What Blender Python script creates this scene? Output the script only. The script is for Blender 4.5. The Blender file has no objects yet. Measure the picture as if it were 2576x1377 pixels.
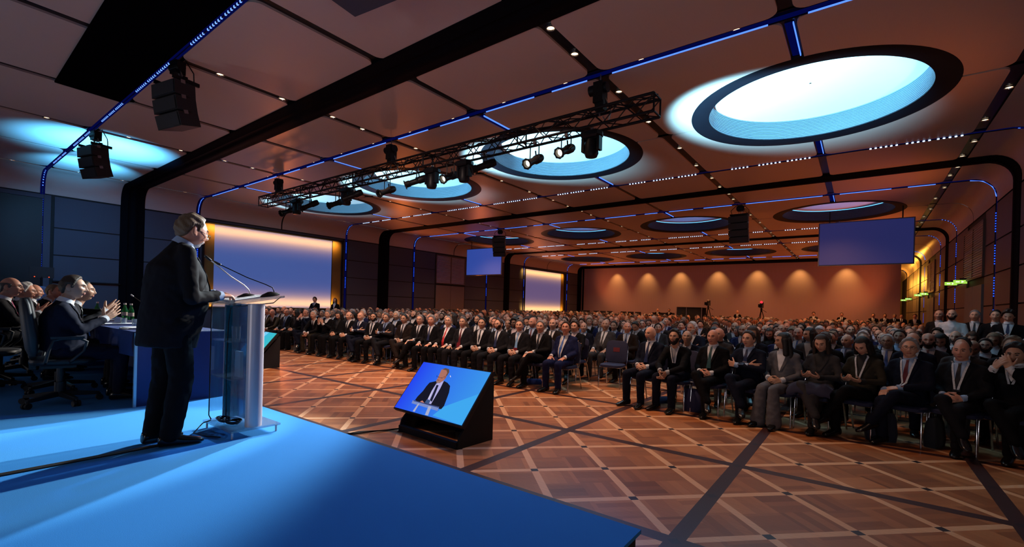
import bpy, math, random
import numpy as np
from mathutils import Vector, Matrix
from mathutils.bvhtree import BVHTree

RND = random.Random(11)
SC = bpy.context.scene
COL = SC.collection
PI = math.pi


def lin(r, g, b):
    def f(c):
        c /= 255.0
        return c / 12.92 if c <= 0.04045 else ((c + 0.055) / 1.055) ** 2.4
    return (f(r), f(g), f(b), 1.0)


# ------------------------------------------------------------------ materials
MATS = {}


def mat(name, col, rough=0.5, metal=0.0, spec=0.5, noise=0.0, nscale=25.0, stretch=(1, 1, 1), bump=0.0,
        emit=None, estr=0.0, trans=0.0, ior=1.45, coat=0.0, sample=True, sheen=0.0):
    if name in MATS:
        return MATS[name]
    m = bpy.data.materials.new(name)
    m.use_nodes = True
    nt = m.node_tree
    b = nt.nodes['Principled BSDF']
    b.inputs['Base Color'].default_value = col
    b.inputs['Roughness'].default_value = rough
    b.inputs['Metallic'].default_value = metal
    b.inputs['Specular IOR Level'].default_value = spec
    b.inputs['IOR'].default_value = ior
    b.inputs['Transmission Weight'].default_value = trans
    b.inputs['Coat Weight'].default_value = coat
    b.inputs['Sheen Weight'].default_value = sheen
    if emit:
        b.inputs['Emission Color'].default_value = emit
        b.inputs['Emission Strength'].default_value = estr
        if not sample:
            m.cycles.emission_sampling = 'NONE'
    if noise > 0 or bump > 0:
        tc = nt.nodes.new('ShaderNodeTexCoord')
        mp = nt.nodes.new('ShaderNodeMapping')
        mp.inputs['Scale'].default_value = stretch
        nz = nt.nodes.new('ShaderNodeTexNoise')
        nz.inputs['Scale'].default_value = nscale
        nz.inputs['Detail'].default_value = 4
        nt.links.new(tc.outputs['Object'], mp.inputs['Vector'])
        nt.links.new(mp.outputs['Vector'], nz.inputs['Vector'])
        if noise > 0:
            mr = nt.nodes.new('ShaderNodeMapRange')
            mr.inputs['To Min'].default_value = 1 - noise
            mr.inputs['To Max'].default_value = 1 + noise
            nt.links.new(nz.outputs['Fac'], mr.inputs['Value'])
            vm = nt.nodes.new('ShaderNodeVectorMath')
            vm.operation = 'SCALE'
            vm.inputs[0].default_value = col[:3]
            nt.links.new(mr.outputs['Result'], vm.inputs['Scale'])
            nt.links.new(vm.outputs['Vector'], b.inputs['Base Color'])
        if bump > 0:
            bp = nt.nodes.new('ShaderNodeBump')
            bp.inputs['Strength'].default_value = bump
            bp.inputs['Distance'].default_value = 0.01
            nt.links.new(nz.outputs['Fac'], bp.inputs['Height'])
            nt.links.new(bp.outputs['Normal'], b.inputs['Normal'])
    MATS[name] = m
    return m


def glow(name, col, strength, sample=False):
    if name in MATS:
        return MATS[name]
    m = bpy.data.materials.new(name)
    m.use_nodes = True
    nt = m.node_tree
    nt.nodes.clear()
    e = nt.nodes.new('ShaderNodeEmission')
    e.inputs['Color'].default_value = col
    e.inputs['Strength'].default_value = strength
    o = nt.nodes.new('ShaderNodeOutputMaterial')
    nt.links.new(e.outputs[0], o.inputs[0])
    if not sample:
        m.cycles.emission_sampling = 'NONE'
    MATS[name] = m
    return m


# ------------------------------------------------------------------ mesh builder
class MB:
    def __init__(s):
        s.v, s.f, s.m = [], [], []

    def add(s, verts, faces, mi=0):
        o = len(s.v)
        s.v += [tuple(p) for p in verts]
        s.f += [tuple(i + o for i in f) for f in faces]
        s.m += [mi] * len(faces)
        return s

    def box(s, c, d, rot=None, mi=0):
        x, y, z = d[0] / 2, d[1] / 2, d[2] / 2
        vs = [Vector((sx * x, sy * y, sz * z)) for sz in (-1, 1) for sy in (-1, 1) for sx in (-1, 1)]
        if rot is not None:
            vs = [rot @ v for v in vs]
        c = Vector(c)
        return s.add([c + v for v in vs], [(0, 2, 3, 1), (4, 5, 7, 6), (0, 1, 5, 4), (2, 6, 7, 3), (0, 4, 6, 2), (1, 3, 7, 5)], mi)

    def loft(s, rings, caps=True, mi=0, closed=False):
        n = len(rings[0])
        vs = [p for r in rings for p in r]
        fs = []
        for k in range(len(rings) - 1):
            for i in range(n):
                j = (i + 1) % n
                fs.append((k * n + i, k * n + j, (k + 1) * n + j, (k + 1) * n + i))
        if closed:
            k = len(rings) - 1
            for i in range(n):
                j = (i + 1) % n
                fs.append((k * n + i, k * n + j, j, i))
        elif caps:
            fs.append(tuple(range(n - 1, -1, -1)))
            fs.append(tuple((len(rings) - 1) * n + i for i in range(n)))
        return s.add(vs, fs, mi)

    def tube(s, path, r, n=8, caps=True, mi=0, closed=False):
        P = [Vector(p) for p in path]
        rings = []
        up = None
        for i, p in enumerate(P):
            if closed:
                d = P[(i + 1) % len(P)] - P[i - 1]
            else:
                d = P[min(i + 1, len(P) - 1)] - P[max(i - 1, 0)]
            d.normalize()
            if up is None:
                up = Vector((0, 0, 1)) if abs(d.z) < 0.9 else Vector((1, 0, 0))
            a = d.cross(up)
            if a.length < 1e-4:
                a = d.orthogonal()
            a.normalize()
            up = a.cross(d).normalized()
            rr = r[i] if isinstance(r, (list, tuple)) else r
            rings.append([p + (a * math.cos(t) + up * math.sin(t)) * rr for t in [2 * PI * k / n for k in range(n)]])
        return s.loft(rings, caps, mi, closed)

    def cyl(s, p0, p1, r0, r1=None, n=12, mi=0, caps=True):
        r1 = r0 if r1 is None else r1
        return s.tube([p0, p1], [r0, r1], n, caps, mi)

    def lathe(s, prof, n=32, c=(0, 0, 0), mi=0, axis=None, caps=False):
        c = Vector(c)
        rings = []
        for r, z in prof:
            ring = [Vector((r * math.cos(2 * PI * k / n), r * math.sin(2 * PI * k / n), z)) for k in range(n)]
            if axis is not None:
                ring = [axis @ v for v in ring]
            rings.append([c + v for v in ring])
        return s.loft(rings, caps, mi)

    def ball(s, c, r, n=12, m=8, rot=None, mi=0):
        c = Vector(c)
        r = (r, r, r) if not isinstance(r, (tuple, list)) else r
        vs, fs = [], []
        for j in range(m + 1):
            t = PI * j / m
            for i in range(n):
                a = 2 * PI * i / n
                v = Vector((r[0] * math.sin(t) * math.cos(a), r[1] * math.sin(t) * math.sin(a), r[2] * math.cos(t)))
                vs.append(c + (rot @ v if rot is not None else v))
        for j in range(m):
            for i in range(n):
                k = (i + 1) % n
                fs.append((j * n + i, (j + 1) * n + i, (j + 1) * n + k, j * n + k))
        return s.add(vs, fs, mi)

    def capsule(s, p0, p1, r0, r1=None, n=12, flat=None, mi=0):
        """tapered round-ended limb; flat=(axis vector, scale) squeezes the section along that axis"""
        r1 = r0 if r1 is None else r1
        p0, p1 = Vector(p0), Vector(p1)
        d = (p1 - p0)
        L = d.length
        d = d.normalized() if L > 1e-6 else Vector((0, 0, 1))
        if flat is not None:
            a = Vector(flat[0]) - d * d.dot(Vector(flat[0]))
            a.normalize()
        else:
            a = d.orthogonal().normalized()
        b = d.cross(a)
        ka = flat[1] if flat is not None else 1.0
        rings = []
        for t in (-80, -55, -25, 0):
            t = math.radians(t)
            rings.append((p0 + d * (r0 * math.sin(t)), r0 * math.cos(t)))
        for t in (0, 25, 55, 80):
            t = math.radians(t)
            rings.append((p1 + d * (r1 * math.sin(t)), r1 * math.cos(t)))
        rr = [[c + (a * ka * math.cos(2 * PI * k / n) + b * math.sin(2 * PI * k / n)) * r for k in range(n)] for c, r in rings]
        return s.loft(rr, True, mi)

    def prism(s, poly, z0, z1, mi=0, M=None):
        n = len(poly)
        vs = [Vector((x, y, z0)) for x, y in poly] + [Vector((x, y, z1)) for x, y in poly]
        if M is not None:
            vs = [M @ v for v in vs]
        fs = [tuple(range(n - 1, -1, -1)), tuple(range(n, 2 * n))] + [(i, (i + 1) % n, n + (i + 1) % n, n + i) for i in range(n)]
        return s.add(vs, fs, mi)

    def mesh(s, name, mats, smooth=False):
        me = bpy.data.meshes.new(name)
        me.from_pydata(s.v, [], s.f)
        for m in (mats if isinstance(mats, (list, tuple)) else [mats]):
            me.materials.append(m)
        me.polygons.foreach_set('material_index', s.m)
        if smooth:
            me.polygons.foreach_set('use_smooth', [True] * len(s.f))
            if smooth is not True:
                me.update()
                ang = math.radians(smooth)
                me.set_sharp_from_angle(angle=ang)
        me.update()
        return me

    def build(s, name, mats, parent=None, smooth=False, loc=None):
        return link(name, s.mesh(name, mats, smooth), parent, loc)


def link(name, me, parent=None, loc=None):
    o = bpy.data.objects.new(name, me)
    COL.objects.link(o)
    if parent is not None:
        o.parent = parent
    if loc is not None:
        o.location = loc
    return o


def tag(o, label, cat, group=None, kind=None):
    o['label'] = label
    o['category'] = cat
    if group:
        o['group'] = group
    if kind:
        o['kind'] = kind
    return o


def empty(name, label, cat, loc=(0, 0, 0), rz=0.0, group=None):
    o = bpy.data.objects.new(name, None)
    o.empty_display_size = 0.2
    COL.objects.link(o)
    o.location = loc
    o.rotation_euler = (0, 0, rz)
    return tag(o, label, cat, group)


def struct(o):
    o['kind'] = 'structure'
    return o


def dup(root, loc, rz=None, label=None, group=None):
    c = root.copy()
    COL.objects.link(c)
    c.location = loc
    if rz is not None:
        c.rotation_euler = (0, 0, rz)
    if label:
        c['label'] = label
    if group:
        c['group'] = group
    for ch in list(root.children):
        d = ch.copy()
        COL.objects.link(d)
        d.parent = c
        for g in list(ch.children):
            e = g.copy()
            COL.objects.link(e)
            e.parent = d
    return c


def rotz(a):
    return Matrix.Rotation(a, 3, 'Z')


def frame_to(d, up=(0, 0, 1)):
    """3x3 matrix whose local z points along d"""
    d = Vector(d).normalized()
    up = Vector(up)
    x = up.cross(d)
    if x.length < 1e-4:
        x = d.orthogonal()
    x.normalize()
    y = d.cross(x)
    return Matrix((x, y, d)).transposed()


def light(name, typ, loc, energy, col, target=None, size=0.1, spot=None, blend=0.3, shape=None, size_y=None, spread=None):
    l = bpy.data.lights.new(name, typ)
    l.energy = energy
    l.color = col[:3]
    if typ == 'AREA':
        l.size = size
        if spread:
            l.spread = math.radians(spread)
        if size_y:
            l.shape = 'RECTANGLE'
            l.size_y = size_y
    else:
        l.shadow_soft_size = size
    if typ == 'SPOT':
        l.spot_size = math.radians(spot)
        l.spot_blend = blend
    o = bpy.data.objects.new(name, l)
    COL.objects.link(o)
    o.location = loc
    if target is not None:
        d = Vector(target) - Vector(loc)
        o.rotation_euler = d.to_track_quat('-Z', 'Y').to_euler()
    return o


# ------------------------------------------------------------------ camera (level, shifted lens)
cd = bpy.data.cameras.new('camera')
cam = bpy.data.objects.new('camera', cd)
COL.objects.link(cam)
SC.camera = cam
FPX, CY, YAW, PITCH, ROLL = 1157.4, 774.64, -0.64929, -0.00124, 0.02758
cd.sensor_fit = 'HORIZONTAL'
cd.sensor_width = 36.0
cd.lens = FPX / 2576 * 36.0
cd.shift_y = (CY - 1377 / 2) / 2576
cd.clip_start = 0.05
cd.clip_end = 200
fw = Vector((math.sin(YAW) * math.cos(PITCH), math.cos(YAW) * math.cos(PITCH), math.sin(PITCH)))
rt = Vector((math.cos(YAW), -math.sin(YAW), 0))
up = rt.cross(fw)
r2 = rt * math.cos(ROLL) + up * math.sin(ROLL)
u2 = -rt * math.sin(ROLL) + up * math.cos(ROLL)
M = Matrix((r2, u2, -fw)).transposed().to_4x4()
M.translation = (0, 0, 1.5)
cam.matrix_world = M

SC.view_settings.view_transform = 'Standard'
SC.view_settings.look = 'None'
SC.view_settings.gamma = 1.0
SC.view_settings.exposure = 0.0
SC.view_settings.use_curve_mapping = False
SC.cycles.use_denoising = True
SC.cycles.adaptive_threshold = 0.015
SC.cycles.max_bounces = 6
SC.cycles.diffuse_bounces = 3
SC.cycles.glossy_bounces = 3
SC.cycles.transmission_bounces = 6
SC.cycles.transparent_max_bounces = 8
SC.cycles.sample_clamp_indirect = 4.0
SC.cycles.caustics_reflective = False
SC.cycles.caustics_refractive = False
w = bpy.data.worlds.new('hall_air')
SC.world = w
w.use_nodes = True
w.node_tree.nodes['Background'].inputs['Color'].default_value = (0.50, 0.42, 0.50, 1)
w.node_tree.nodes['Background'].inputs['Strength'].default_value = 0.12
# ================================================================== the hall
HZ = 5.61                       # ceiling height
XL, XR = -22.0, 3.02            # side walls
YF = 40.2                       # far wall
CX = [1.961 - 2.865 * c for c in range(9)]
BAYS = [-1, 0, 1, 2]
BEAM = {k: 5.05 + 11.6 * k for k in (-1, 0, 1, 2, 3)}
BEAM[0] = 5.13
BEAM[1] = 16.62
BEAM[2] = 28.2
BEAM[3] = 39.7
ROWS = {}
for k in BAYS:
    b = 5.05 + 11.6 * k
    ROWS[k] = [b + 2.23, b + 5.68, b + 9.13]
ROWS[-1] = [-4.3, -0.85, 2.72]
BH = 0.33                       # beam half width
RH = [0.085, 0.03, 0.06]        # slot half widths
CHW = lambda c: 0.05 if c == 8 else (0.09 if c % 2 else 0.10)

m_ceil = mat('ceiling_board', (0.46, 0.37, 0.34, 1), 0.38, spec=0.35, noise=0.06, nscale=6, stretch=(40, 1, 1))
m_black = mat('black_metal', (0.005, 0.005, 0.007, 1), 0.45, spec=0.2, noise=0.2, nscale=8)
m_beam = mat('beam_black', (0.003, 0.003, 0.005, 1), 0.7, spec=0.03, noise=0.2, nscale=8)
m_slot = mat('slot_black', (0.004, 0.004, 0.007, 1), 0.25, spec=0.5, noise=0.2, nscale=5)
m_wallL = mat('wall_fabric_blue_grey', (0.058, 0.062, 0.092, 1), 0.8, noise=0.12, nscale=120, bump=0.1)
m_wallR = mat('wall_wood_dark', (0.085, 0.055, 0.05, 1), 0.5, noise=0.25, nscale=9, stretch=(1, 1, 8))
m_dark = mat('dark_void', (0.004, 0.004, 0.005, 1), 0.7, noise=0.2, nscale=3)
m_far = None


def rounded_cell(x0, x1, y0, y1, dishes, r=0.17, RD=2.16):
    """outline of one ceiling board: rectangle with rounded corners, bitten by the round domes"""
    pts = []
    for (cx, cy, a0) in ((x0, y0, PI), (x1, y0, 1.5 * PI), (x1, y1, 0.0), (x0, y1, 0.5 * PI)):
        hit = None
        for d in dishes:
            if abs(d[0] - cx) < 0.3 and abs(d[1] - cy) < 0.3:
                hit = d
        sx = 1 if cx == x0 else -1
        sy = 1 if cy == y0 else -1
        if hit is None:
            c = (cx + sx * r, cy + sy * r)
            for i in range(6):
                a = a0 + 0.5 * PI * i / 5
                pts.append((c[0] + r * math.cos(a), c[1] + r * math.sin(a)))
        else:
            dx, dy = abs(cx - hit[0]), abs(cy - hit[1])
            # from the y-edge to the x-edge or back, keeping the winding
            pA = (cx, hit[1] + sy * math.sqrt(RD ** 2 - dx ** 2))      # on edge x=cx
            pB = (hit[0] + sx * math.sqrt(RD ** 2 - dy ** 2), cy)      # on edge y=cy
            aA = math.atan2(pA[1] - hit[1], pA[0] - hit[0])
            aB = math.atan2(pB[1] - hit[1], pB[0] - hit[0])
            first, last = (aA, aB) if (cx == x0) == (cy == y0) else (aB, aA)
            d = last - first
            while d > PI:
                d -= 2 * PI
            while d < -PI:
                d += 2 * PI
            for i in range(17):
                a = first + d * i / 16
                pts.append((hit[0] + RD * math.cos(a), hit[1] + RD * math.sin(a)))
    return pts


DOMES = [(CX[c], ROWS[k][1], c, k) for k in (0, 1, 2) for c in (1, 3, 5, 7)]
cb = MB()
sl = MB()
ARC = 0.55


def cove(yA, yB, side, xs):
    """curved board from the last slot to the wall"""
    xw = XR if side > 0 else XL
    s = side
    pts = [(xs, HZ), (xw - s * ARC, HZ)]
    for i in range(1, 9):
        a = 0.5 * PI * i / 8
        pts.append((xw - s * ARC + s * ARC * math.sin(a), HZ - ARC + ARC * math.cos(a)))
    pts.append((xw, 4.90))
    vs, fs = [], []
    for x, z in pts:
        vs += [(x, yA, z), (x, yB, z)]
    for i in range(len(pts) - 1):
        fs.append((2 * i, 2 * i + 1, 2 * i + 3, 2 * i + 2) if s > 0 else (2 * i, 2 * i + 2, 2 * i + 3, 2 * i + 1))
    cb.add(vs, fs, 0)


for k in BAYS:
    ys = [BEAM[k] + BH] + ROWS[k] + [BEAM[k + 1] - BH]
    hw = [0.0] + RH + [0.0]
    for j in range(4):
        y0, y1 = ys[j] + hw[j], ys[j + 1] - hw[j + 1]
        for c in range(8):
            x0, x1 = CX[c + 1] + CHW(c + 1), CX[c] - CHW(c)
            ds = [(d[0], d[1]) for d in DOMES if d[3] == k]
            cb.prism(rounded_cell(x0, x1, y0, y1, ds), HZ, HZ + 0.05)
        cove(y0, y1, 1, CX[0] + CHW(0))
        cove(y0, y1, -1, CX[8] - CHW(8))
# boards beyond the far wall, over the open passage
for y0, y1 in ((40.1, 42.0), (42.15, 45.4), (45.5, 48.9), (49.0, 51.0), (51.7, 57.5)):
    cb.prism([(-3, y0), (CX[0] + .9, y0), (CX[0] + .9, y1), (-3, y1)], HZ, HZ + 0.05)
    cove(y0, y1, 1, CX[0] + 0.85)
struct(cb.build('ceiling', [m_ceil], smooth=30))
# dark backing above the slots
zb0, zb1 = HZ + 0.035, HZ + 0.09

for k in BAYS:
    for j, y in enumerate(ROWS[k]):
        if j == 1:
            for c in range(8):
                a, b = CX[c + 1], CX[c]
                if (c + 1) % 2 and k >= 0:
                    a += 2.05
                if c % 2 and k >= 0:
                    b -= 2.05
                sl.box(((a + b) / 2, y, (zb0 + zb1) / 2), (b - a, 0.12, zb1 - zb0))
            sl.box((2.2, y, (zb0 + zb1) / 2), (0.6, 0.12, zb1 - zb0))
            sl.box((-21.2, y, (zb0 + zb1) / 2), (0.6, 0.12, zb1 - zb0))
        else:
            sl.box(((XL + XR) / 2, y, (zb0 + zb1) / 2), (XR - XL - 2 * ARC + .1, 0.3, zb1 - zb0))
    for c in range(9):
        if c % 2 and k >= 0:
            for a, b in ((BEAM[k], ROWS[k][1] - 2.05), (ROWS[k][1] + 2.05, BEAM[k + 1])):
                sl.box((CX[c], (a + b) / 2, (zb0 + zb1) / 2), (0.34, b - a, zb1 - zb0))
        else:
            sl.box((CX[c], (BEAM[k] + BEAM[k + 1]) / 2, (zb0 + zb1) / 2), (0.34, BEAM[k + 1] - BEAM[k], zb1 - zb0))
sl.box((-9.5, 20, 6.3), (25.4, 60, 0.06))          # roof slab over it all
o = sl.build('ceiling_backing', [m_slot])
struct(o)


# wall slots: black channels down both walls under rows 1 and 3, following the cove
def wall_path(x_in, z0, z1=None, n=8, both=False):
    pass


def band(mb, y, hy, off, prof=None, zl=0.0, mi=0, x0=None, x1=None):
    """a band that runs up the left wall, over the ceiling and down the right wall, off = inset from the surface"""
    pts = []
    A = ARC
    pts.append((XL + off, zl))
    for i in range(9):
        a = 0.5 * PI * i / 8
        pts.append((XL + A - (A - off) * math.cos(a), HZ - A + (A - off) * math.sin(a)))
    for i in range(9):
        a = 0.5 * PI * i / 8
        pts.append((XR - A + (A - off) * math.sin(a), HZ - A + (A - off) * math.cos(a)))
    pts.append((XR - off, zl))
    return pts


def sweep_band(mb, y, prof, zl=0.0, mi=0):
    """prof: list of (dy, off); sweeps it along the wall-ceiling-wall line"""
    paths = [band(mb, y, 0, off, zl=zl) for _, off in prof]
    n = len(paths[0])
    vs, fs = [], []
    for i in range(n):
        for (dy, _), p in zip(prof, paths):
            vs.append((p[i][0], y + dy, p[i][1]))
    q = len(prof)
    for i in range(n - 1):
        for j in range(q - 1):
            fs.append((i * q + j, i * q + j + 1, (i + 1) * q + j + 1, (i + 1) * q + j))
    mb.add(vs, fs, mi)


for k in (-1, 0, 1, 2, 3):
    mb = MB()
    sweep_band(mb, BEAM[k], [(-BH - .03, -0.06), (-BH - .03, 0.015), (-BH + 0.02, 0.03), (-BH + 0.06, 0.03), (-0.16, 0.06), (-0.13, 0.035), (-0.03, 0.035), (0.0, 0.06),
                             (0.13, 0.06), (0.16, 0.035), (BH - 0.06, 0.03), (BH - 0.02, 0.03), (BH + .03, 0.015), (BH + .03, -0.06)])
    struct(mb.build('beam_%d' % (k + 2), [m_beam], smooth=40))
mb = MB()
for k in BAYS:
    for j in (0, 1, 2):
        h = RH[j] + 0.03
        a = [(-h, -0.03), (h, -0.03)]
        if j != 1:
            sweep_band(mb, ROWS[k][j], a)
o = struct(mb.build('trim_1', [m_slot]))

# ---------------------------------------------------------------- walls
SEAM = [0.0, 0.98, 1.93, 2.85, 3.78, 4.86]


def wall_panels(mb, x, side, y0, y1, zs=SEAM, gap=0.02, th=0.04):
    for a, b in zip(zs[:-1], zs[1:]):
        mb.box((x - side * th / 2 + side * 0.03, (y0 + y1) / 2, (a + b) / 2), (th, y1 - y0 - gap * 2, b - a - gap * 2))


wl = MB()
wl.box((XL - 0.12, 16, 2.8), (0.2, 49, 5.7), mi=1)
for y0, y1 in ((3.0, 4.78), (5.48, 7.15), (14.25, 16.25), (16.98, 18.78), (18.92, 20.65), (23.45, 25.68), (25.84, 27.85), (28.55, 30.3), (37.45, 39.4)):
    wall_panels(wl, XL, -1, y0, y1)
wall_panels(wl, XL, -1, 14.02, 14.1)
# around the big screens: frame boards above and below
for y0, y1 in ((7.38, 13.98), (30.48, 37.2)):
    wl.box((XL - 0.0, (y0 + y1) / 2, 4.80), (0.05, y1 - y0, 0.10))
    wl.box((XL - 0.0, (y0 + y1) / 2, 0.55), (0.05, y1 - y0, 1.1))
for y in (7.43, 13.93, 30.53, 37.15):
    wl.box((XL, y, 2.9), (0.05, 0.10, 3.8))
struct(wl.build('wall_left', [m_wallL, m_dark]))

# big doors near the stage, black
d = MB()
for y0, y1 in ((-0.6, 1.05), (1.09, 2.74)):
    d.box((XL + 0.01, (y0 + y1) / 2, 2.36), (0.05, y1 - y0 - .02, 4.7))
    d.box((XL + 0.05, (y0 + y1) / 2, 2.6), (0.03, y1 - y0 - .3, 3.6))
for y in (0.95, 1.19):
    d.box((XL + 0.09, y, 1.1), (0.06, 0.04, 0.5))
struct(d.build('door_1', [mat('door_black', (0.006, 0.006, 0.008, 1), 0.5, noise=.2)]))
fr = MB()
fr.box((XL, 2.84, 2.43), (0.06, 0.17, 4.86))
fr.box((XL, 1.0, 4.79), (0.06, 3.5, 0.13))
struct(fr.build('trim_2', [m_wallL]))
# chair rail near the stage
fr = MB()
for y0, y1 in ((3.0, 4.8), (5.5, 7.15)):
    fr.box((XL + .06, (y0 + y1) / 2, 1.95), (0.06, y1 - y0, 0.05))
struct(fr.build('trim_3', [m_black]))

wr = MB()
wr.box((XR + 0.14, 28, 2.8), (0.2, 62, 5.7), mi=1)
for y0, y1 in ((6.0, 7.2), (7.36, 10.6), (10.8, 14.1), (14.28, 16.25), (16.98, 18.75), (18.95, 20.2), (23.2, 25.65), (25.85, 27.85), (28.55, 30.3), (30.5, 32.2), (35.4, 37.3), (37.45, 39.3),
               (40.1, 42.0), (42.1, 45.0), (45.2, 48.8), (49.0, 51.0)):
    wall_panels(wr, XR, 1, y0, y1)
struct(wr.build('wall_right', [m_wallR, m_dark]))
# far end of the passage
e = MB()
e.box((0.3, 57.5, 2.8), (5.6, 0.15, 5.7))
struct(e.build('wall_passage', [m_wallR]))


def stripe_mat():
    m = bpy.data.materials.new('far_wall_fabric')
    m.use_nodes = True
    nt = m.node_tree
    b = nt.nodes['Principled BSDF']
    b.inputs['Roughness'].default_value = 0.85
    tc = nt.nodes.new('ShaderNodeTexCoord')
    sp = nt.nodes.new('ShaderNodeSeparateXYZ')
    nt.links.new(tc.outputs['Object'], sp.inputs[0])
    w1 = nt.nodes.new('ShaderNodeMath'); w1.operation = 'MULTIPLY'; w1.inputs[1].default_value = 75.0
    nt.links.new(sp.outputs['X'], w1.inputs[0])
    s = nt.nodes.new('ShaderNodeMath'); s.operation = 'SINE'
    nt.links.new(w1.outputs[0], s.inputs[0])
    r = nt.nodes.new('ShaderNodeMapRange')
    r.inputs['From Min'].default_value = -1; r.inputs['From Max'].default_value = 1
    nt.links.new(s.outputs[0], r.inputs['Value'])
    mx = nt.nodes.new('ShaderNodeMix'); mx.data_type = 'RGBA'
    mx.inputs['A'].default_value = (0.36, 0.26, 0.29, 1)
    mx.inputs['B'].default_value = (0.41, 0.30, 0.335, 1)
    nt.links.new(r.outputs['Result'], mx.inputs['Factor'])
    nt.links.new(mx.outputs['Result'], b.inputs['Base Color'])
    return m


fwb = MB()
fwb.box(((XL + 2.06) / 2, YF + 0.15, 2.72), (2.06 - XL, 0.3, 5.44))
struct(fwb.build('wall_far', [stripe_mat()]))
fwb = MB()
fwb.box(((XL + 2.06) / 2, YF + 0.1, 5.52), (2.06 - XL, 0.5, 0.14))
fwb.box((XL + 0.22, YF - 0.03, 2.72), (0.12, 0.12, 5.44))
struct(fwb.build('trim_4', [m_black]))
# wall behind the stage side of the room, out of the picture: closes the hall a little
bw = MB()
bw.box((-9.5, -7.2, 2.8), (25.4, 0.2, 5.7))
struct(bw.build('wall_back', [m_wallL]))

# ---------------------------------------------------------------- floor
def floor_mat():
    m = bpy.data.materials.new('parquet')
    m.use_nodes = True
    nt = m.node_tree
    L = nt.links
    b = nt.nodes['Principled BSDF']

    def node(op, a, c=None, d=None):
        n = nt.nodes.new('ShaderNodeMath')
        n.operation = op
        for i, q in enumerate((a, c, d)):
            if q is None:
                continue
            if isinstance(q, (int, float)):
                n.inputs[i].default_value = q
            else:
                L.new(q, n.inputs[i])
        return n.outputs[0]
    tc = nt.nodes.new('ShaderNodeTexCoord')
    sp = nt.nodes.new('ShaderNodeSeparateXYZ')
    L.new(tc.outputs['Object'], sp.inputs[0])
    x, y = sp.outputs['X'], sp.outputs['Y']
    q = 1 / math.sqrt(2)
    S = 0.67614
    u = node('MULTIPLY', node('ADD', x, y), q)
    v = node('MULTIPLY', node('SUBTRACT', y, x), q)
    U = node('DIVIDE', node('SUBTRACT', u, 2.85228), S)
    V = node('DIVIDE', node('SUBTRACT', v, 4.17911), S)

    def dist(t):          # distance to the nearest integer, in cells
        f = node('FRACT', node('ADD', t, 100.5))
        return node('ABSOLUTE', node('SUBTRACT', f, 0.5))
    hw = 0.033 / S
    su = node('LESS_THAN', dist(U), hw)
    sv = node('LESS_THAN', dist(V), hw)
    strip = node('MAXIMUM', su, sv)
    inlay = node('MULTIPLY', su, sv)
    P = 1.91241
    bx = node('LESS_THAN', dist(node('DIVIDE', node('ADD', x, 0.93821), P)), 0.058 / P)
    by = node('LESS_THAN', dist(node('DIVIDE', node('SUBTRACT', y, 4.97194), P)), 0.058 / P)
    bands = node('MAXIMUM', bx, by)
    # basket of planks in each cell: quarter blocks, alternately turned
    k = 2.0
    cu, cv = node('FLOOR', node('MULTIPLY', U, k)), node('FLOOR', node('MULTIPLY', V, k))
    par = node('MODULO', node('ADD', node('ADD', cu, cv), 400), 2.0)
    along = node('MULTIPLY', U, 9.0)
    across = node('MULTIPLY', V, 9.0)
    pl = node('FLOOR', node('ADD', node('MULTIPLY', par, along), node('MULTIPLY', node('SUBTRACT', 1.0, par), across)))
    wn = nt.nodes.new('ShaderNodeTexWhiteNoise')
    wn.noise_dimensions = '3D'
    cx = nt.nodes.new('ShaderNodeCombineXYZ')
    L.new(cu, cx.inputs[0]); L.new(cv, cx.inputs[1]); L.new(pl, cx.inputs[2])
    L.new(cx.outputs[0], wn.inputs['Vector'])
    wb = nt.nodes.new('ShaderNodeTexWhiteNoise')
    cx2 = nt.nodes.new('ShaderNodeCombineXYZ')
    L.new(cu, cx2.inputs[0]); L.new(cv, cx2.inputs[1])
    L.new(cx2.outputs[0], wb.inputs['Vector'])
    tone = node('ADD', node('MULTIPLY', wn.outputs['Value'], 0.45), node('MULTIPLY', wb.outputs['Value'], 0.55))
    ramp = nt.nodes.new('ShaderNodeValToRGB')
    e = ramp.color_ramp.elements
    e[0].color = (0.20, 0.062, 0.021, 1)
    e[1].color = (0.54, 0.22, 0.085, 1)
    e2 = ramp.color_ramp.elements.new(0.5); e2.color = (0.38, 0.138, 0.050, 1)
    L.new(tone, ramp.inputs[0])
    # grain
    mp = nt.nodes.new('ShaderNodeMapping')
    mp.inputs['Rotation'].default_value = (0, 0, math.radians(45))
    mp.inputs['Scale'].default_value = (2, 22, 1)
    L.new(tc.outputs['Object'], mp.inputs['Vector'])
    gz = nt.nodes.new('ShaderNodeTexNoise')
    gz.inputs['Scale'].default_value = 3
    gz.inputs['Detail'].default_value = 5
    L.new(mp.outputs[0], gz.inputs['Vector'])
    gr = nt.nodes.new('ShaderNodeMapRange')
    gr.inputs['To Min'].default_value = 0.8; gr.inputs['To Max'].default_value = 1.2
    L.new(gz.outputs['Fac'], gr.inputs['Value'])

    def mix(f, A, B):
        n = nt.nodes.new('ShaderNodeMix')
        n.data_type = 'RGBA'
        L.new(f, n.inputs['Factor'])
        for s, c in (('A', A), ('B', B)):
            if isinstance(c, tuple):
                n.inputs[s].default_value = c
            else:
                L.new(c, n.inputs[s])
        return n.outputs['Result']
    c = mix(strip, ramp.outputs['Color'], (0.76, 0.43, 0.235, 1))
    c = mix(bands, c, (0.055, 0.022, 0.022, 1))
    c = mix(inlay, c, (0.022, 0.014, 0.022, 1))
    sc = nt.nodes.new('ShaderNodeVectorMath'); sc.operation = 'SCALE'
    L.new(c, sc.inputs[0]); L.new(gr.outputs['Result'], sc.inputs['Scale'])
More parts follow.
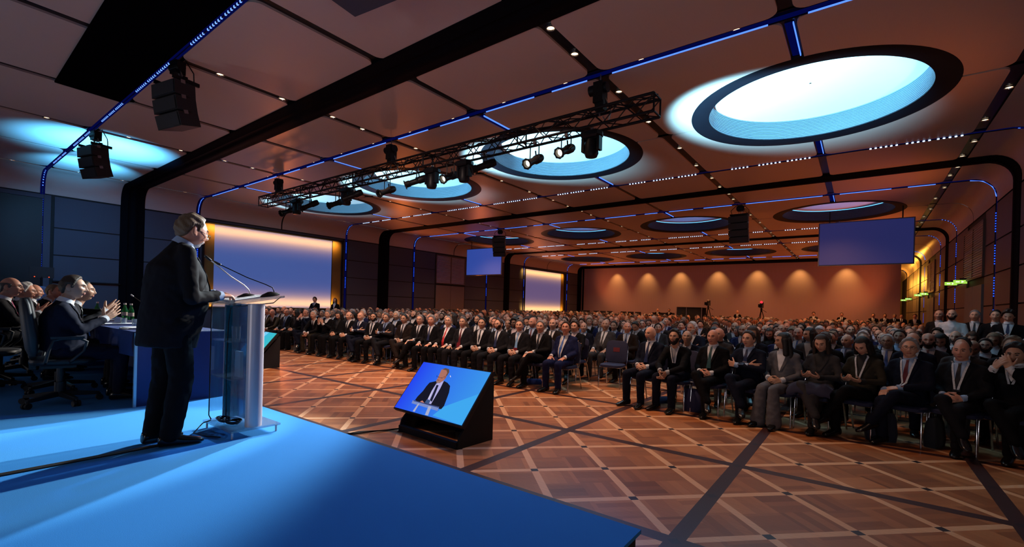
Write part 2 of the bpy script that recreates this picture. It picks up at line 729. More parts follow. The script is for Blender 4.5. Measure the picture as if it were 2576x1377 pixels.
    L.new(sc.outputs[0], b.inputs['Base Color'])
    b.inputs['Roughness'].default_value = 0.36
    b.inputs['Specular IOR Level'].default_value = 0.4
    return m


fl = MB()
fl.add([(XL - .2, -7.2, 0), (XR + .2, -7.2, 0), (XR + .2, 58, 0), (XL - .2, 58, 0)], [(0, 1, 2, 3)])
struct(fl.build('floor', [floor_mat()]))
# ================================================================== ceiling fittings
ORD = ['first', 'second', 'third', 'fourth', 'fifth', 'sixth', 'seventh', 'eighth', 'ninth', 'tenth', 'eleventh', 'twelfth', 'thirteenth', 'fourteenth', 'fifteenth',
       'sixteenth', 'seventeenth', 'eighteenth', 'nineteenth', 'twentieth', 'twenty-first', 'twenty-second', 'twenty-third', 'twenty-fourth', 'twenty-fifth', 'twenty-sixth',
       'twenty-seventh', 'twenty-eighth', 'twenty-ninth', 'thirtieth', 'thirty-first', 'thirty-second', 'thirty-third', 'thirty-fourth', 'thirty-fifth', 'thirty-sixth']

m_domewall = mat('dome_wall_enamel', (0.17, 0.27, 0.36, 1), 0.35, noise=0.04, nscale=4)
m_domerim = mat('dome_rim_black', (0.004, 0.005, 0.009, 1), 0.5, spec=.15, noise=0.2, nscale=4)
m_plaster = mat('dome_plaster_white', (0.82, 0.84, 0.85, 1), 0.7, noise=0.02, nscale=5)
m_cove = glow('cove_tube_cyan', (0.10, 0.45, 1.0, 1), 3.2)

rim = MB().lathe([(2.20, 0.03), (2.17, -0.005), (2.10, -0.012), (1.98, 0.0), (1.88, 0.012), (1.83, 0.02), (1.83, 0.05)], 96).mesh('dome_rim', m_domerim, smooth=40)
pr = [(1.83, 0.03)]
for i in range(12):
    z = 0.05 + i * 0.033
    r = 1.83 - 0.002 * i
    pr += [(r, z), (r, z + 0.020), (r + 0.016, z + 0.021), (r + 0.016, z + 0.032)]
pr.append((1.80, 0.46))
dwall = MB().lathe(pr, 96).mesh('dome_wall', m_domewall, smooth=25)
dwall_shaded = dwall.copy()
dwall_shaded.materials[0] = mat('dome_wall_shaded', (0.03, 0.035, 0.06, 1), 0.4, noise=.05, nscale=4)  # same wall made darker: shade of the farther domes put into the colour
disc = MB().lathe([(1.86, 0.44), (1.6, 0.455), (1.0, 0.47), (0.02, 0.475)], 64, caps=False).mesh('dome_disc', m_plaster, smooth=True)
tubem = MB().tube([(1.795 * math.cos(t), 1.795 * math.sin(t), 0.435) for t in [2 * PI * i / 72 for i in range(72)]], 0.008, 6, closed=True).mesh('cove_tube', m_cove)
bayname = {0: 'nearest the stage', 1: 'in the middle row', 2: 'in the far row'}
for k in (0, 1, 2):
    for n, c in enumerate((1, 3, 5, 7)):
        t = empty('ceiling_dome', 'round ceiling dome lit cyan, %s, %s from the door wall' % (bayname[k], ORD[n]), 'ceiling light',
                  (CX[c], ROWS[k][1], HZ), group='round ceiling domes')
        link('rim', rim, t)
        link('stepped_wall', dwall if k == 0 else dwall_shaded, t)
        link('dome_disc', disc, t)
        if k > 0:
            link('cove_tube', tubem, t)

# LED strips: rows 1 and 3 of every bay, over the ceiling and down both walls
m_dot = glow('led_white_blue', (0.42, 0.62, 1.0, 1), 5.0)
m_dotb = glow('led_blue', (0.14, 0.30, 1.0, 1), 1.9)
m_dotw = glow('led_wall_blue', (0.02, 0.10, 1.0, 1), 1.3)
m_line = glow('led_line_blue', (0.08, 0.22, 1.0, 1), 1.6)
m_halo = glow('led_painted_glow', (0.004, 0.012, 0.30, 1), 0.16)  # LED spill on the slot, painted as a dim emissive band


def band_point(s_):
    """place on the wall - cove - ceiling - cove - wall line at length s_, with the inward normal"""
    hz = HZ - ARC
    q = .5 * PI * ARC
    span = XR - XL - 2 * ARC
    if s_ < hz:
        return Vector((XR, 0, s_)), Vector((-1, 0, 0))
    s_ -= hz
    if s_ < q:
        a = s_ / ARC
        n = Vector((-math.cos(a), 0, -math.sin(a)))
        return Vector((XR - ARC + ARC * math.cos(a), 0, hz + ARC * math.sin(a))), n
    s_ -= q
    if s_ < span:
        return Vector((XR - ARC - s_, 0, HZ)), Vector((0, 0, -1))
    s_ -= span
    if s_ < q:
        a = s_ / ARC
        n = Vector((math.sin(a), 0, -math.cos(a)))
        return Vector((XL + ARC - ARC * math.sin(a), 0, hz + ARC * math.cos(a))), n
    s_ -= q
    return Vector((XL, 0, hz - s_)), Vector((1, 0, 0))


def led_row(k, j, style, y, dm):
    rr = random.Random(k * 7 + j)
    hz, q, span = HZ - ARC, .5 * PI * ARC, XR - XL - 2 * ARC
    st = []          # (length, half width, material of the stretch that starts here)

    def dash(a, n, step, ln, hw, m):
        for i in range(n):
            b0 = a + i * step
            st.extend([(b0, .004, 2), (b0 + .001, hw * .6, m), (b0 + ln * .3, hw, m), (b0 + ln * .7, hw, m), (b0 + ln, hw * .6, m), (b0 + ln + .001, .004, 2)])
    total = 2 * hz + 2 * q + span
    s0 = 1.25
    groups = []
    while s0 < hz - .3:
        dash(s0, 8, .075, .036, .022, 3)
        s0 += .93
    a = hz
    if style == 'line':
        st.extend([(hz, .004, 2), (hz + .002, .007, 1), (hz + q, .007, 1), (hz + q + .002, .004, 2)])
        for i in range(2, 8):
            st.append((hz + q * i / 9, .007, 1))
    else:
        dash(hz + .05, 8, .098, .04, .016, 1)
    for c in range(-1, 8):
        xa = (CX[c] if c >= 0 else XR - ARC) - 0.24
        xb = CX[c + 1] + 0.24
        if xa - xb < 0.5:
            continue
        sa, sb = hz + q + (XR - ARC - xa), hz + q + (XR - ARC - xb)
        if style == 'line':
            if rr.random() < .55:
                m_ = (sa + sb) / 2 + rr.uniform(-.5, .5)
                segs = [(sa, m_ - .2), (m_ + .2, sb)]
            else:
                segs = [(sa, sb)]
            for p0, p1 in segs:
                st.extend([(p0, .003, 2), (p0 + .002, .007, 1), (p1, .007, 1), (p1 + .002, .003, 2)])
        else:
            p = sa
            while p + .62 < sb:
                n = rr.choice((5, 6, 6, 7))
                dash(p, n, .098, .040, .016, dm)
                p += n * .098 + rr.choice((.05, .09, .2))
    e0 = hz + q + span
    if style == 'line':
        for i in range(0, 10):
            st.append((e0 + q * i / 9 + .003, .007, 1))
        st.append((e0 + q + .004, .004, 2))
    else:
        dash(e0 + .05, 8, .098, .04, .016, 1)
    s0 = e0 + q + .35
    while s0 < total - 1.95:
        dash(s0, 8, .075, .036, .022, 3)
        s0 += .93
    st.append((total - 1.2, .004, 2))
    st.sort(key=lambda t: t[0])
    mb = MB()
    rings, ms = [], []
    off = -.012 if style == 'dots' else .004
    for ln, hw, m in st:
        p, n = band_point(ln)
        p = p - n * .004
        yy = y + (.055 if style == 'line' and hz + q <= ln <= e0 else .0)
        rings.append([p + Vector((0, yy - hw, 0)), p + Vector((0, yy + hw, 0)), p + n * .02 + Vector((0, yy + hw * .8, 0)), p + n * .02 + Vector((0, yy - hw * .8, 0))])
        ms.append(m)
    vs = [v for r in rings for v in r]
    for i in range(len(rings) - 1):
        pass
    mb.loft(rings, True, 2)
    nf = 0
    for i in range(len(rings) - 1):
        for t in range(4):
            mb.m[nf] = ms[i]
            nf += 1
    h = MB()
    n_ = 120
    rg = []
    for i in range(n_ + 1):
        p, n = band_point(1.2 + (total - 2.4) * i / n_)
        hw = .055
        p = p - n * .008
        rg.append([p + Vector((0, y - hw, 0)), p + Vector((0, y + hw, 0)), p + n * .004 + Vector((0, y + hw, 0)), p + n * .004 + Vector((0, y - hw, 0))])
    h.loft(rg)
    return mb, h


styles = {(-1, 2): ('dots', 'blue'), (0, 0): ('line', ''), (0, 2): ('dots', 'white'), (1, 0): ('line', ''), (1, 2): ('dots', 'white'), (2, 0): ('dots', 'blue'), (2, 2): ('line', '')}
for n, ((k, j), (st, colr)) in enumerate(sorted(styles.items())):
    t = empty('led_strip', 'blue LED strip crossing the ceiling and down both walls, %s one counted from the stage' % ORD[n], 'LED strip', (0, 0, 0), group='LED strips across the hall')
    d, h = led_row(k, j, st, ROWS[k][j], 4 if colr == 'blue' and k < 0 else 0)
    d.build('lamp_line', [m_dot, m_line, m_slot, m_dotw, m_dotb], t)
    h.build('glow_band', m_halo, t)  # painted glow of the LEDs along the slot
# short strips along the dome slots
n = 0
for k in (0, 1, 2):
    for q, c in enumerate((1, 3, 5, 7)):
        for a, b, sd in ((ROWS[k][0] + 0.2, ROWS[k][1] - 2.24, 'stage side'), (ROWS[k][1] + 2.24, ROWS[k][2] - 0.2, 'far side')):
            d = MB()
            d.box((CX[c] + 0.05, (a + b) / 2, HZ + 0.006), (0.014, b - a, 0.03), mi=0)
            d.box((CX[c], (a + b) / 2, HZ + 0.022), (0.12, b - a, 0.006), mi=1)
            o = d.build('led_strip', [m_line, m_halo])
            tag(o, 'short LED strip, %s of %s dome from the door wall, %s' % (sd, ORD[q], ('row nearest stage', 'middle row', 'far row')[k]), 'LED strip', 'LED strips beside the domes')

# downlights in the slots
m_lens = glow('downlight_lens', (1.0, 0.72, 0.42, 1), 3.0)
m_lensd = mat('downlight_reflector', (0.55, 0.5, 0.48, 1), 0.15, metal=0.9, noise=0.1, nscale=30)
dl = MB()
dl.lathe([(0.075, 0.008), (0.075, -0.012), (0.058, -0.012), (0.05, 0.01)], 16, mi=0)
dl.lathe([(0.052, 0.004), (0.03, 0.0), (0.001, 0.0)], 16, mi=1)
dlm = dl.mesh('downlight', [m_lensd, m_lens], smooth=40)
for c in range(0, 9, 2):
    ys = []
    for k in (-1, 0, 1, 2):
        b0, b1 = BEAM[k] + .55, BEAM[k + 1] - .55
        r = ROWS[k]
        ys += [b0, r[0] - .8, r[0] + .8, r[1] - 1.0, r[1] + 1.0, r[2] - .8, r[2] + .7, b1]
    ys = [y for y in ys if y > 1.0]
    for i, y in enumerate(ys):
        o = link('downlight', dlm, None, (CX[c] + (0.03 if i % 2 else -0.02), y, HZ + 0.02))
        tag(o, 'small warm downlight, %s ceiling slot from the door wall, %s lamp from the stage' % (ORD[c // 2], ORD[i]), 'downlight', 'downlights along the lengthwise slots')
for n, (k, j) in enumerate(((-1, 2), (0, 0), (1, 0), (2, 0))):
    i = 0
    for c in range(8):
        for t in (0.22, 0.72):
            x = CX[c] + (CX[c + 1] - CX[c]) * t
            o = link('downlight', dlm, None, (x, ROWS[k][j] - 0.02, HZ + 0.02))
            tag(o, 'small round downlight beside the %s crosswise LED strip, %s lamp from the door wall' % (ORD[n * 2], ORD[i]), 'downlight', 'downlights along the crosswise slots')
            i += 1

# dark hatch in the ceiling near the stage and a flat panel below the ceiling
h = MB()
h.prism([(-12.45, 1.66), (-12.5, 2.66), (-4.4, 2.66), (-4.4, 1.55), (-8.4, 1.60)][::-1], HZ - 0.03, HZ + 0.0)
tag(h.build('ceiling_hatch', mat('hatch_black', (0.002, 0.002, 0.003, 1), 0.9, spec=0.0, noise=.2)), 'large black panel covering the ceiling beside the blue LED strip', 'ceiling panel')
t = empty('suspended_panel', 'dark blue flat panel hung under the ceiling close above the stage front', 'hanging panel', (-4.04, 2.67, 5.0))
p = MB()
p.box((0, 0, 0), (1.7, 1.4, 0.05), rotz(math.radians(8)))
p.build('panel', mat('panel_navy', (0.02, 0.035, 0.06, 1), 0.6, noise=.1), t)
p = MB()
for sx in (-.7, .7):
    for sy in (-.55, .55):
        p.cyl((sx, sy, 0.02), (sx, sy, .62), 0.004, n=6)
p.build('hanger_wire', m_black, t)

# ---------------------------------------------------------------- projected screens in the wall niches
def screen_mat(name, col, s):
    m = mat(name, (0.09, 0.09, 0.10, 1), 0.8, emit=col, estr=s, noise=0.02, nscale=60, sample=False)
    return m


m_gold = mat('niche_gold', (0.16, 0.09, 0.02, 1), 0.5, noise=0.15, nscale=8, stretch=(1, 1, 6))
m_tubewarm = glow('niche_tube_warm', (1.0, 0.62, 0.2, 1), 4.0)
for (y0, y1, lab, em) in ((7.9, 13.36, 'large wall screen glowing blue with warm edges, nearer the stage', (0.075, 0.15, 0.52, 1)),
                          (30.68, 36.3, 'wall screen glowing mauve with golden edges, near the far wall', (0.19, 0.14, 0.33, 1))):
    t = empty('wall_screen', lab, 'screen', (XL, (y0 + y1) / 2, 1.18))
    hw = (y1 - y0) / 2
    ml = .38 if y0 < 10 else .06
    s = MB()
    s.box((-0.03, 0, 1.75), (0.04, 2 * hw, 3.5))
    s.build('screen_surface', screen_mat('screen_' + ('blue' if y0 < 10 else 'mauve'), em, 0.55), t)
    s = MB()
    s.box((0.02, .3 - ml / 2, 3.54), (0.14, 2 * hw + ml + .6, 0.07))
    s.box((0.02, .3 - ml / 2, -0.05), (0.14, 2 * hw + ml + .6, 0.07))
    s.box((0.02, -hw - ml - .04, 1.75), (0.14, .07, 3.5))
    s.box((0.02, hw + .58, 1.75), (0.14, .07, 3.5))
    s.build('frame', m_black, t)
    MB().box((-0.005, -hw - ml / 2, 1.75), (0.03, ml, 3.5)).build('side_board', m_gold, t)
    MB().box((-0.005, hw + .28, 1.75), (0.03, .50, 3.5)).build('side_board', m_gold, t)

# louvred windows and doors
def louvre(name, x, side, y0, y1, z0, z1, body):
    t = empty(name, body, 'louvred window', (x, (y0 + y1) / 2, z0))
    t['kind'] = 'structure'
    s = MB()
    n = 22
    for i in range(n):
        z = (z1 - z0) * (i + .5) / n
        for a, b in ((-(y1 - y0) / 2 + .05, -.04), (.04, (y1 - y0) / 2 - .05)):
            s.box((-side * 0.03, (a + b) / 2, z), (0.05, b - a, (z1 - z0) / n * .62), Matrix.Rotation(side * .5, 3, 'Y'))
    s.build('slats', mat('louvre_grey', (0.38, 0.36, 0.46, 1), 0.35, noise=.05), t)
    s = MB()
    for y in (-(y1 - y0) / 2, 0, (y1 - y0) / 2):
        s.box((-side * .02, y, (z1 - z0) / 2), (0.08, .07, z1 - z0))
    for z in (0, z1 - z0):
        s.box((-side * .02, 0, z), (0.08, y1 - y0, .07))
    s.build('frame', m_wallR, t)


louvre('window_1', XL, -1, 20.72, 23.4, 2.95, 4.75, 'grey louvred window high in the screens wall above a pale door')
louvre('window_2', XR, 1, 20.25, 23.6, 2.9, 4.62, 'grey louvred window high in the door wall, nearer one')
louvre('window_3', XR, 1, 32.2, 35.4, 2.95, 4.55, 'grey louvred window high in the door wall, farther one')


def wall_door(name, x, side, y0, y1, zt, m):
    s = MB()
    ym = (y0 + y1) / 2
    s.box((x - side * .02, (y0 + ym) / 2, zt / 2), (0.06, ym - y0 - .02, zt))
    s.box((x - side * .02, (y1 + ym) / 2, zt / 2), (0.06, y1 - ym - .02, zt))
    for y in (ym - .08, ym + .08):
        s.box((x - side * .07, y, 1.05), (0.05, 0.03, 0.35), mi=1)
    struct(s.build(name, [m, m_black]))


m_doorg = mat('door_slate', (0.10, 0.11, 0.125, 1), 0.5, noise=.08)
wall_door('door_2', XL, -1, 20.72, 23.4, 2.8, mat('door_taupe', (0.16, 0.13, 0.13, 1), 0.55, noise=.06))
wall_door('door_3', XR, 1, 20.3, 23.2, 2.62, m_doorg)
wall_door('door_4', XR, 1, 32.3, 35.3, 2.62, m_doorg)

m_exit = glow('exit_green', (0.45, 0.85, 0.10, 1), 0.9)
m_exitw = glow('exit_white', (0.9, 1.0, 0.75, 1), 1.2)
for n, (y, zz) in enumerate(((25.2, 2.92), (23.0, 2.86), (38.6, 2.96), (35.0, 2.9), (46.0, 2.95), (51.0, 3.0))):
    t = empty('exit_sign', 'green lit exit sign on the door wall, %s counted from the far end' % ORD[5 - [0, 1, 2, 3, 4, 5].index(n)], 'exit sign', (XR - .2, y, zz), group='exit signs along the door wall')
    s = MB()
    s.box((0, 0, 0), (0.36, 0.05, 0.13))
    s.build('lamp_body', m_exit, t)
    s = MB()
    s.box((-0.07, -0.028, 0.0), (0.10, 0.005, 0.04))
    s.prism([(-.02, -.045), (.05, 0), (-.02, .045)], -.003, .003, M=Matrix.Translation((0.05, -0.028, 0)) @ Matrix.Rotation(PI / 2, 4, 'X'))
    s.build('arrow', m_exitw, t)
    s = MB()
    s.box((0.1, 0, 0.1), (0.24, 0.03, 0.06))
    s.build('bracket', m_black, t)

# ---------------------------------------------------------------- hanging screens
m_hang = mat('hung_screen_blue', (0.05, 0.06, 0.16, 1), 0.5, emit=(0.022, 0.030, 0.16, 1), estr=0.55, noise=.03, sample=False)
m_hang2 = mat('hung_screen_blue_bright', (0.1, 0.15, 0.4, 1), 0.5, emit=(0.03, 0.08, 0.42, 1), estr=0.75, noise=.03, sample=False)
m_edge = mat('screen_edge_grey', (0.12, 0.14, 0.22, 1), 0.4, noise=.05)
for x, mm, lab in ((0.03, m_hang, 'big dark blue screen hung from the ceiling near the door wall'), (-18.95, m_hang2, 'blue screen hung from the ceiling near the wall screens side')):
    t = empty('hanging_screen', lab, 'screen', (x, 21.9, 3.47))
    s = MB(); s.box((0, -.03, .84), (2.82, .02, 1.62)); s.build('screen_surface', mm, t)
    s = MB()
    s.box((0, .02, .84), (2.9, .07, 1.70))
    s.build('frame', m_edge, t)
    s = MB()
    for sx in (-1.1, 1.1):
        s.cyl((sx, .05, 1.68), (sx, .05, HZ - 3.47), 0.02, n=8)
    s.build('hanger_pole', m_black, t)

# ---------------------------------------------------------------- loudspeaker arrays
m_spk = mat('speaker_black', (0.012, 0.012, 0.014, 1), 0.55, noise=.2, nscale=60)
m_grille = mat('speaker_grille', (0.02, 0.02, 0.024, 1), 0.6, noise=.35, nscale=200)
m_chain = mat('chain_steel', (0.25, 0.25, 0.27, 1), 0.35, metal=.9, noise=.1)


def line_array(x, y, ztop, n, lab, rz):
    t = empty('speaker_array', lab, 'loudspeaker', (x, y, ztop), rz)
    z = -0.28
    yy = 0.0
    ang = math.radians(4)
    for i in range(n):
        m = Matrix.Rotation(ang, 3, 'X')
        s = MB()
        c = Vector((0, yy, z))
        for a, b, w0 in ((0, 0, 1),):
            pts = [(-.34, .19), (.34, .19), (.28, -.17), (-.28, -.17)]
            s.prism([(p[0], -p[1]) for p in pts], -.115, .115, M=Matrix.Translation(c) @ m.to_4x4())
        b = s.build('cabinet', m_spk, t)
        g = MB()
        g.box(c + m @ Vector((0, -.197, 0)), (.62, .012, .2), m)
        g.build('grille', m_grille, b)
        h = MB()
        for sx in (-.315, .315):
            h.box(c + m @ Vector((sx, -.05, .11)), (.02, .07, .06), m)
        h.build('bracket', m_chain, b)
        step = Vector((0, 0, -.24))
        d = Matrix.Rotation(ang + .05, 3, 'X') @ step
        yy += d.y
        z += d.z
        ang += math.radians(6)
    s = MB()
    s.box((0, 0, -.1), (.6, .06, .07))
    for sx in (-.27, .27):
        s.box((sx, .02, -.12), (.04, .42, .06))
    s.build('flying_frame', m_black, t)
    s = MB()
    s.box((0.02, 0.02, .14), (.18, .16, .22))
    s.cyl((-.1, 0, .14), (.16, 0, .14), .075, n=14)
    s.build('hoist', m_black, t)
    s = MB()
    top = HZ - ztop
    for sx in (-.03, .03):
        s.tube([(sx, 0, -.08), (sx, 0, top)], .008, 6)
    s.tube([(.12, 0, .1), (.2, .05, -.2), (.16, .06, -.5), (.1, .03, -.2), (.08, 0, .08)], .011, 6)
    s.build('chain', m_chain, t)
    s = MB()
    s.tube([(-.1, .1, top), (-.35, .16, top - .2), (-.3, .2, -.1), (-.15, .2, -.5), (-.05, .2, -.25)], .012, 6)
    s.tube([(.1, .1, top), (.3, .12, top - .25), (.2, .2, -.3)], .01, 6)
    s.build('cable', m_black, t)
    return t


line_array(-9.5, 2.75, 5.32, 3, 'black loudspeaker array hung beside the black ceiling panel, nearer the stage front', math.radians(12))
line_array(-15.15, 2.75, 5.30, 3, 'black loudspeaker array hung before the cyan glow on the ceiling', math.radians(14))
line_array(-3.72, 18.85, 5.3, 4, 'black loudspeaker array hung mid hall beside the big blue screen', math.radians(-4))
line_array(-15.25, 18.85, 5.3, 4, 'black loudspeaker array hung in front of the smaller hanging screen', math.radians(20))

# ---------------------------------------------------------------- lighting truss
TX0, TX1, TY, TZ = -16.25, -2.7, 7.28, 4.83
t = empty('lighting_truss', 'long black square lighting truss hung across the hall before the stage', 'truss', ((TX0 + TX1) / 2, TY, TZ))
hx = (TX1 - TX0) / 2
for sy in (-.145, .145):
    for sz in (-.145, .145):
        s = MB(); s.cyl((-hx, sy, sz), (hx, sy, sz), .025, n=10); s.build('chord', m_black, t, smooth=40)
s = MB()
nb = 46
for i in range(nb):
    xa, xb = -hx + 2 * hx * i / nb, -hx + 2 * hx * (i + 1) / nb
    q = 1 if i % 2 else -1
    for (ay, az, by_, bz) in ((-.145, -q * .145, -.145, q * .145), (.145, -q * .145, .145, q * .145), (-q * .145, -.145, q * .145, -.145), (-q * .145, .145, q * .145, .145)):
        s.cyl((xa, ay, az), (xb, by_, bz), .010, n=6)
s.build('bracing_lattice', m_black, t)
for x in [-hx, -hx + 2.7, -hx + 5.4, hx - 5.4, hx - 2.7, hx]:
    s = MB()
    for a, b in (((-.145, -.145), (.145, -.145)), ((.145, -.145), (.145, .145)), ((.145, .145), (-.145, .145)), ((-.145, .145), (-.145, -.145))):
        s.cyl((x, a[0], a[1]), (x, b[0], b[1]), .016, n=8)
    s.build('end_frame', m_black, t)
s = MB()
rr = random.Random(4)
for q in range(3):
    pts = [(-hx + 2 * hx * i / 60, rr.uniform(-.1, .1), .13 + rr.uniform(-.05, .06)) for i in range(61)]
    s.tube(pts, .012, 5)
s.build('power_cable', m_black, t)

for n, x in enumerate((-3.72, -9.45, -15.2)):
    t = empty('chain_hoist', 'black chain hoist carrying the truss, %s counted from the door wall' % ORD[n], 'hoist', (x, TY, 5.3), group='chain hoists above the truss')
    s = MB(); s.box((0, 0, -.02), (.18, .2, .36)); s.box((.02, .0, -.26), (.16, .16, .16)); s.build('motor', m_black, t)
    s = MB(); s.cyl((-.2, 0, .06), (.14, 0, .06), .09, n=14); s.build('drum', m_black, t, smooth=40)
    s = MB(); s.tube([(0, 0, .1), (0, 0, HZ - 5.3)], .012, 6); s.tube([(0, 0, -.3), (0, 0, -.42)], .014, 6)
    s.tube([(.08, .04, -.1), (.18, .08, -.35), (.1, .1, -.55), (.02, .08, -.4)], .012, 6); s.build('chain', m_chain, t)

m_lensw = glow('spot_lens_warm', (1.0, 0.86, 0.62, 1), 5.0)
m_lensoff = mat('spot_lens_glass', (0.42, 0.37, 0.27, 1), 0.12, noise=.1)


def profile_spot(x, z, aim, lit, n):
    loc = Vector((x, TY - .02, z))
    t = empty('stage_spotlight', 'black profile spotlight %s under the truss, %s counted from the door wall' % ('with glowing lens' if lit else 'with dull lens', ORD[n]), 'spotlight', loc, group='profile spotlights')
    d = (Vector(aim) - loc).normalized()
    F = frame_to(d)
    F4 = F.to_4x4()

    def L(prof, seg=20):
        mb = MB()
        mb.lathe(prof, seg, axis=F)
        return mb
    L([(.0, -.26), (.07, -.26), (.085, -.2), (.085, -.06), (.068, -.03), (.064, .16), (.075, .17), (.075, .29), (.066, .29), (.064, .2)]).build('barrel', m_black, t, smooth=35)
    s = MB()
    for i in range(8):
        a = 2 * PI * i / 8
        s.box(F @ Vector((.09 * math.cos(a), .09 * math.sin(a), .28)), (.03, .03, .02), F @ rotz(a))
    s.lathe([(.078, .275), (.1, .275), (.1, .285), (.078, .285)], 16, axis=F)
    s.build('colour_frame', m_black, t)
    s = MB(); s.lathe([(.062, .21), (.04, .222), (.001, .226)], 20, axis=F); s.build('lens', m_lensw if lit else m_lensoff, t, smooth=True)
    side = F @ Vector((1, 0, 0))
    s = MB()
    top = TZ - .145 - z
    a, b = side * .1, side * -.1
    s.tube([a, a + Vector((0, 0, top - .05)), (a + b) / 2 * 0 + a * .7 + Vector((0, 0, top - .01)), b * .7 + Vector((0, 0, top - .01)), b + Vector((0, 0, top - .05)), b], .011, 6)
    s.build('yoke', m_black, t)
    s = MB(); s.box((0, 0, top), (.06, .05, .07)); s.build('clamp', m_chain, t)
    s = MB(); s.cyl(F @ Vector((0, .08, -.1)), F @ Vector((0, .16, -.12)), .014, n=8); s.cyl(F @ Vector((.08, .02, .02)), F @ Vector((.15, .05, .0)), .012, n=8); s.build('knob', m_black, t)


spots = [(-4.37, 4.40, (-4.2, 1.4, 1.5), True), (-5.07, 4.33, (-5.0, 1.0, 1.0), True), (-6.35, 4.44, (-11, 1.5, 1.2), False), (-7.33, 4.36, (-6.6, 1.2, 1.4), True),
         (-8.45, 4.42, (-13, 1.6, 1.2), False), (-9.55, 4.33, (-9, 1.2, 1.4), False), (-11.0, 4.40, (-14, 2.2, 1.2), False), (-11.75, 4.28, (-12, 1.2, 1.4), False), (-13.2, 4.38, (-15, 2.2, 1.2), False), (-14.5, 4.34, (-13, 1, 1.2), False)]
for n, (x, z, a, l) in enumerate(spots):
    profile_spot(x, z, a, l, n)


def moving_head(x, n):
    t = empty('moving_head_light', 'black moving head lamp hanging head down from the truss, %s counted from the door wall' % ORD[n], 'spotlight', (x, TY, TZ - .18), group='moving head lamps')
    s = MB(); s.loft([[(px * k, py * k, z) for px, py in ((-.16, -.12), (.16, -.12), (.2, 0), (.16, .12), (-.16, .12), (-.2, 0))] for k, z in ((.7, 0), (1, -.03), (1, -.1), (.8, -.13))]); s.build('base', m_black, t, smooth=30)
    s = MB()
    for sx in (-.15, .15):
        s.box((sx, 0, -.24), (.05, .12, .24))
    s.box((0, 0, -.135), (.34, .1, .03))
    s.build('yoke', m_black, t)
    s = MB(); s.lathe([(.0, -.13), (.09, -.15), (.12, -.24), (.115, -.32), (.125, -.4), (.10, -.46), (.0, -.47)], 16); s.build('head', m_black, t, smooth=30)
    s = MB(); s.cyl((0, 0, 0), (0, 0, .06), .03, n=8); s.build('clamp', m_chain, t)


for n, x in enumerate((-3.86, -6.93, -7.95, -11.35, -14.0)):
    moving_head(x, n)
# ================================================================== stage and what stands on it
ZS = 0.40
m_carpet = mat('stage_carpet_blue', (0.055, 0.30, 0.74, 1), 0.95, spec=0.1, noise=0.10, nscale=220, bump=0.15)
m_skirt = mat('stage_skirt_black', (0.008, 0.008, 0.010, 1), 0.8, noise=.2, nscale=30)
t = empty('stage_platform', 'low stage platform covered in bright blue carpet in front of the audience', 'stage', (-11.0, -2.4, 0))
s = MB()
s.box((0.06, 0, 0.195), (20.13, 9.26, 0.37)); s.build('skirt', m_skirt, t)
s = MB()
s.box((0.06, 0, 0.39), (20.17, 9.30, 0.02)); s.build('carpet', m_carpet, t)
o = MB().box((-4.06, -1.9, ZS + .004), (0.055, 6.6, 0.008), rotz(math.radians(1.2))).build('cable_cover', mat('cable_cover_brown', (.022, .014, .010, 1), .5, noise=.2))
tag(o, 'long dark brown cable strip taped over the blue carpet behind the lectern', 'cable')

# ---- lectern
def sheet(name, tint, diff, k_diff, k_gloss=.08, rough=.05):
    m = bpy.data.materials.new(name)
    m.use_nodes = True
    nt = m.node_tree
    nt.nodes.clear()
    N = nt.nodes.new
    tr = N('ShaderNodeBsdfTransparent'); tr.inputs[0].default_value = tint
    df = N('ShaderNodeBsdfDiffuse'); df.inputs[0].default_value = diff
    gl = N('ShaderNodeBsdfGlossy'); gl.inputs['Roughness'].default_value = rough
    fr = N('ShaderNodeLayerWeight'); fr.inputs['Blend'].default_value = .25
    nz = N('ShaderNodeTexNoise'); nz.inputs['Scale'].default_value = 6
    mr = N('ShaderNodeMapRange'); mr.inputs['To Min'].default_value = k_diff * .85; mr.inputs['To Max'].default_value = k_diff * 1.15
    m1 = N('ShaderNodeMixShader'); m2 = N('ShaderNodeMixShader'); o = N('ShaderNodeOutputMaterial')
    mu = N('ShaderNodeMath'); mu.operation = 'MULTIPLY_ADD'; mu.inputs[1].default_value = .5; mu.inputs[2].default_value = k_gloss
    L = nt.links.new
    L(nz.outputs['Fac'], mr.inputs['Value']); L(mr.outputs['Result'], m1.inputs[0]); L(tr.outputs[0], m1.inputs[1]); L(df.outputs[0], m1.inputs[2])
    L(fr.outputs['Fresnel'], mu.inputs[0]); L(mu.outputs[0], m2.inputs[0]); L(m1.outputs[0], m2.inputs[1]); L(gl.outputs[0], m2.inputs[2]); L(m2.outputs[0], o.inputs[0])
    return m


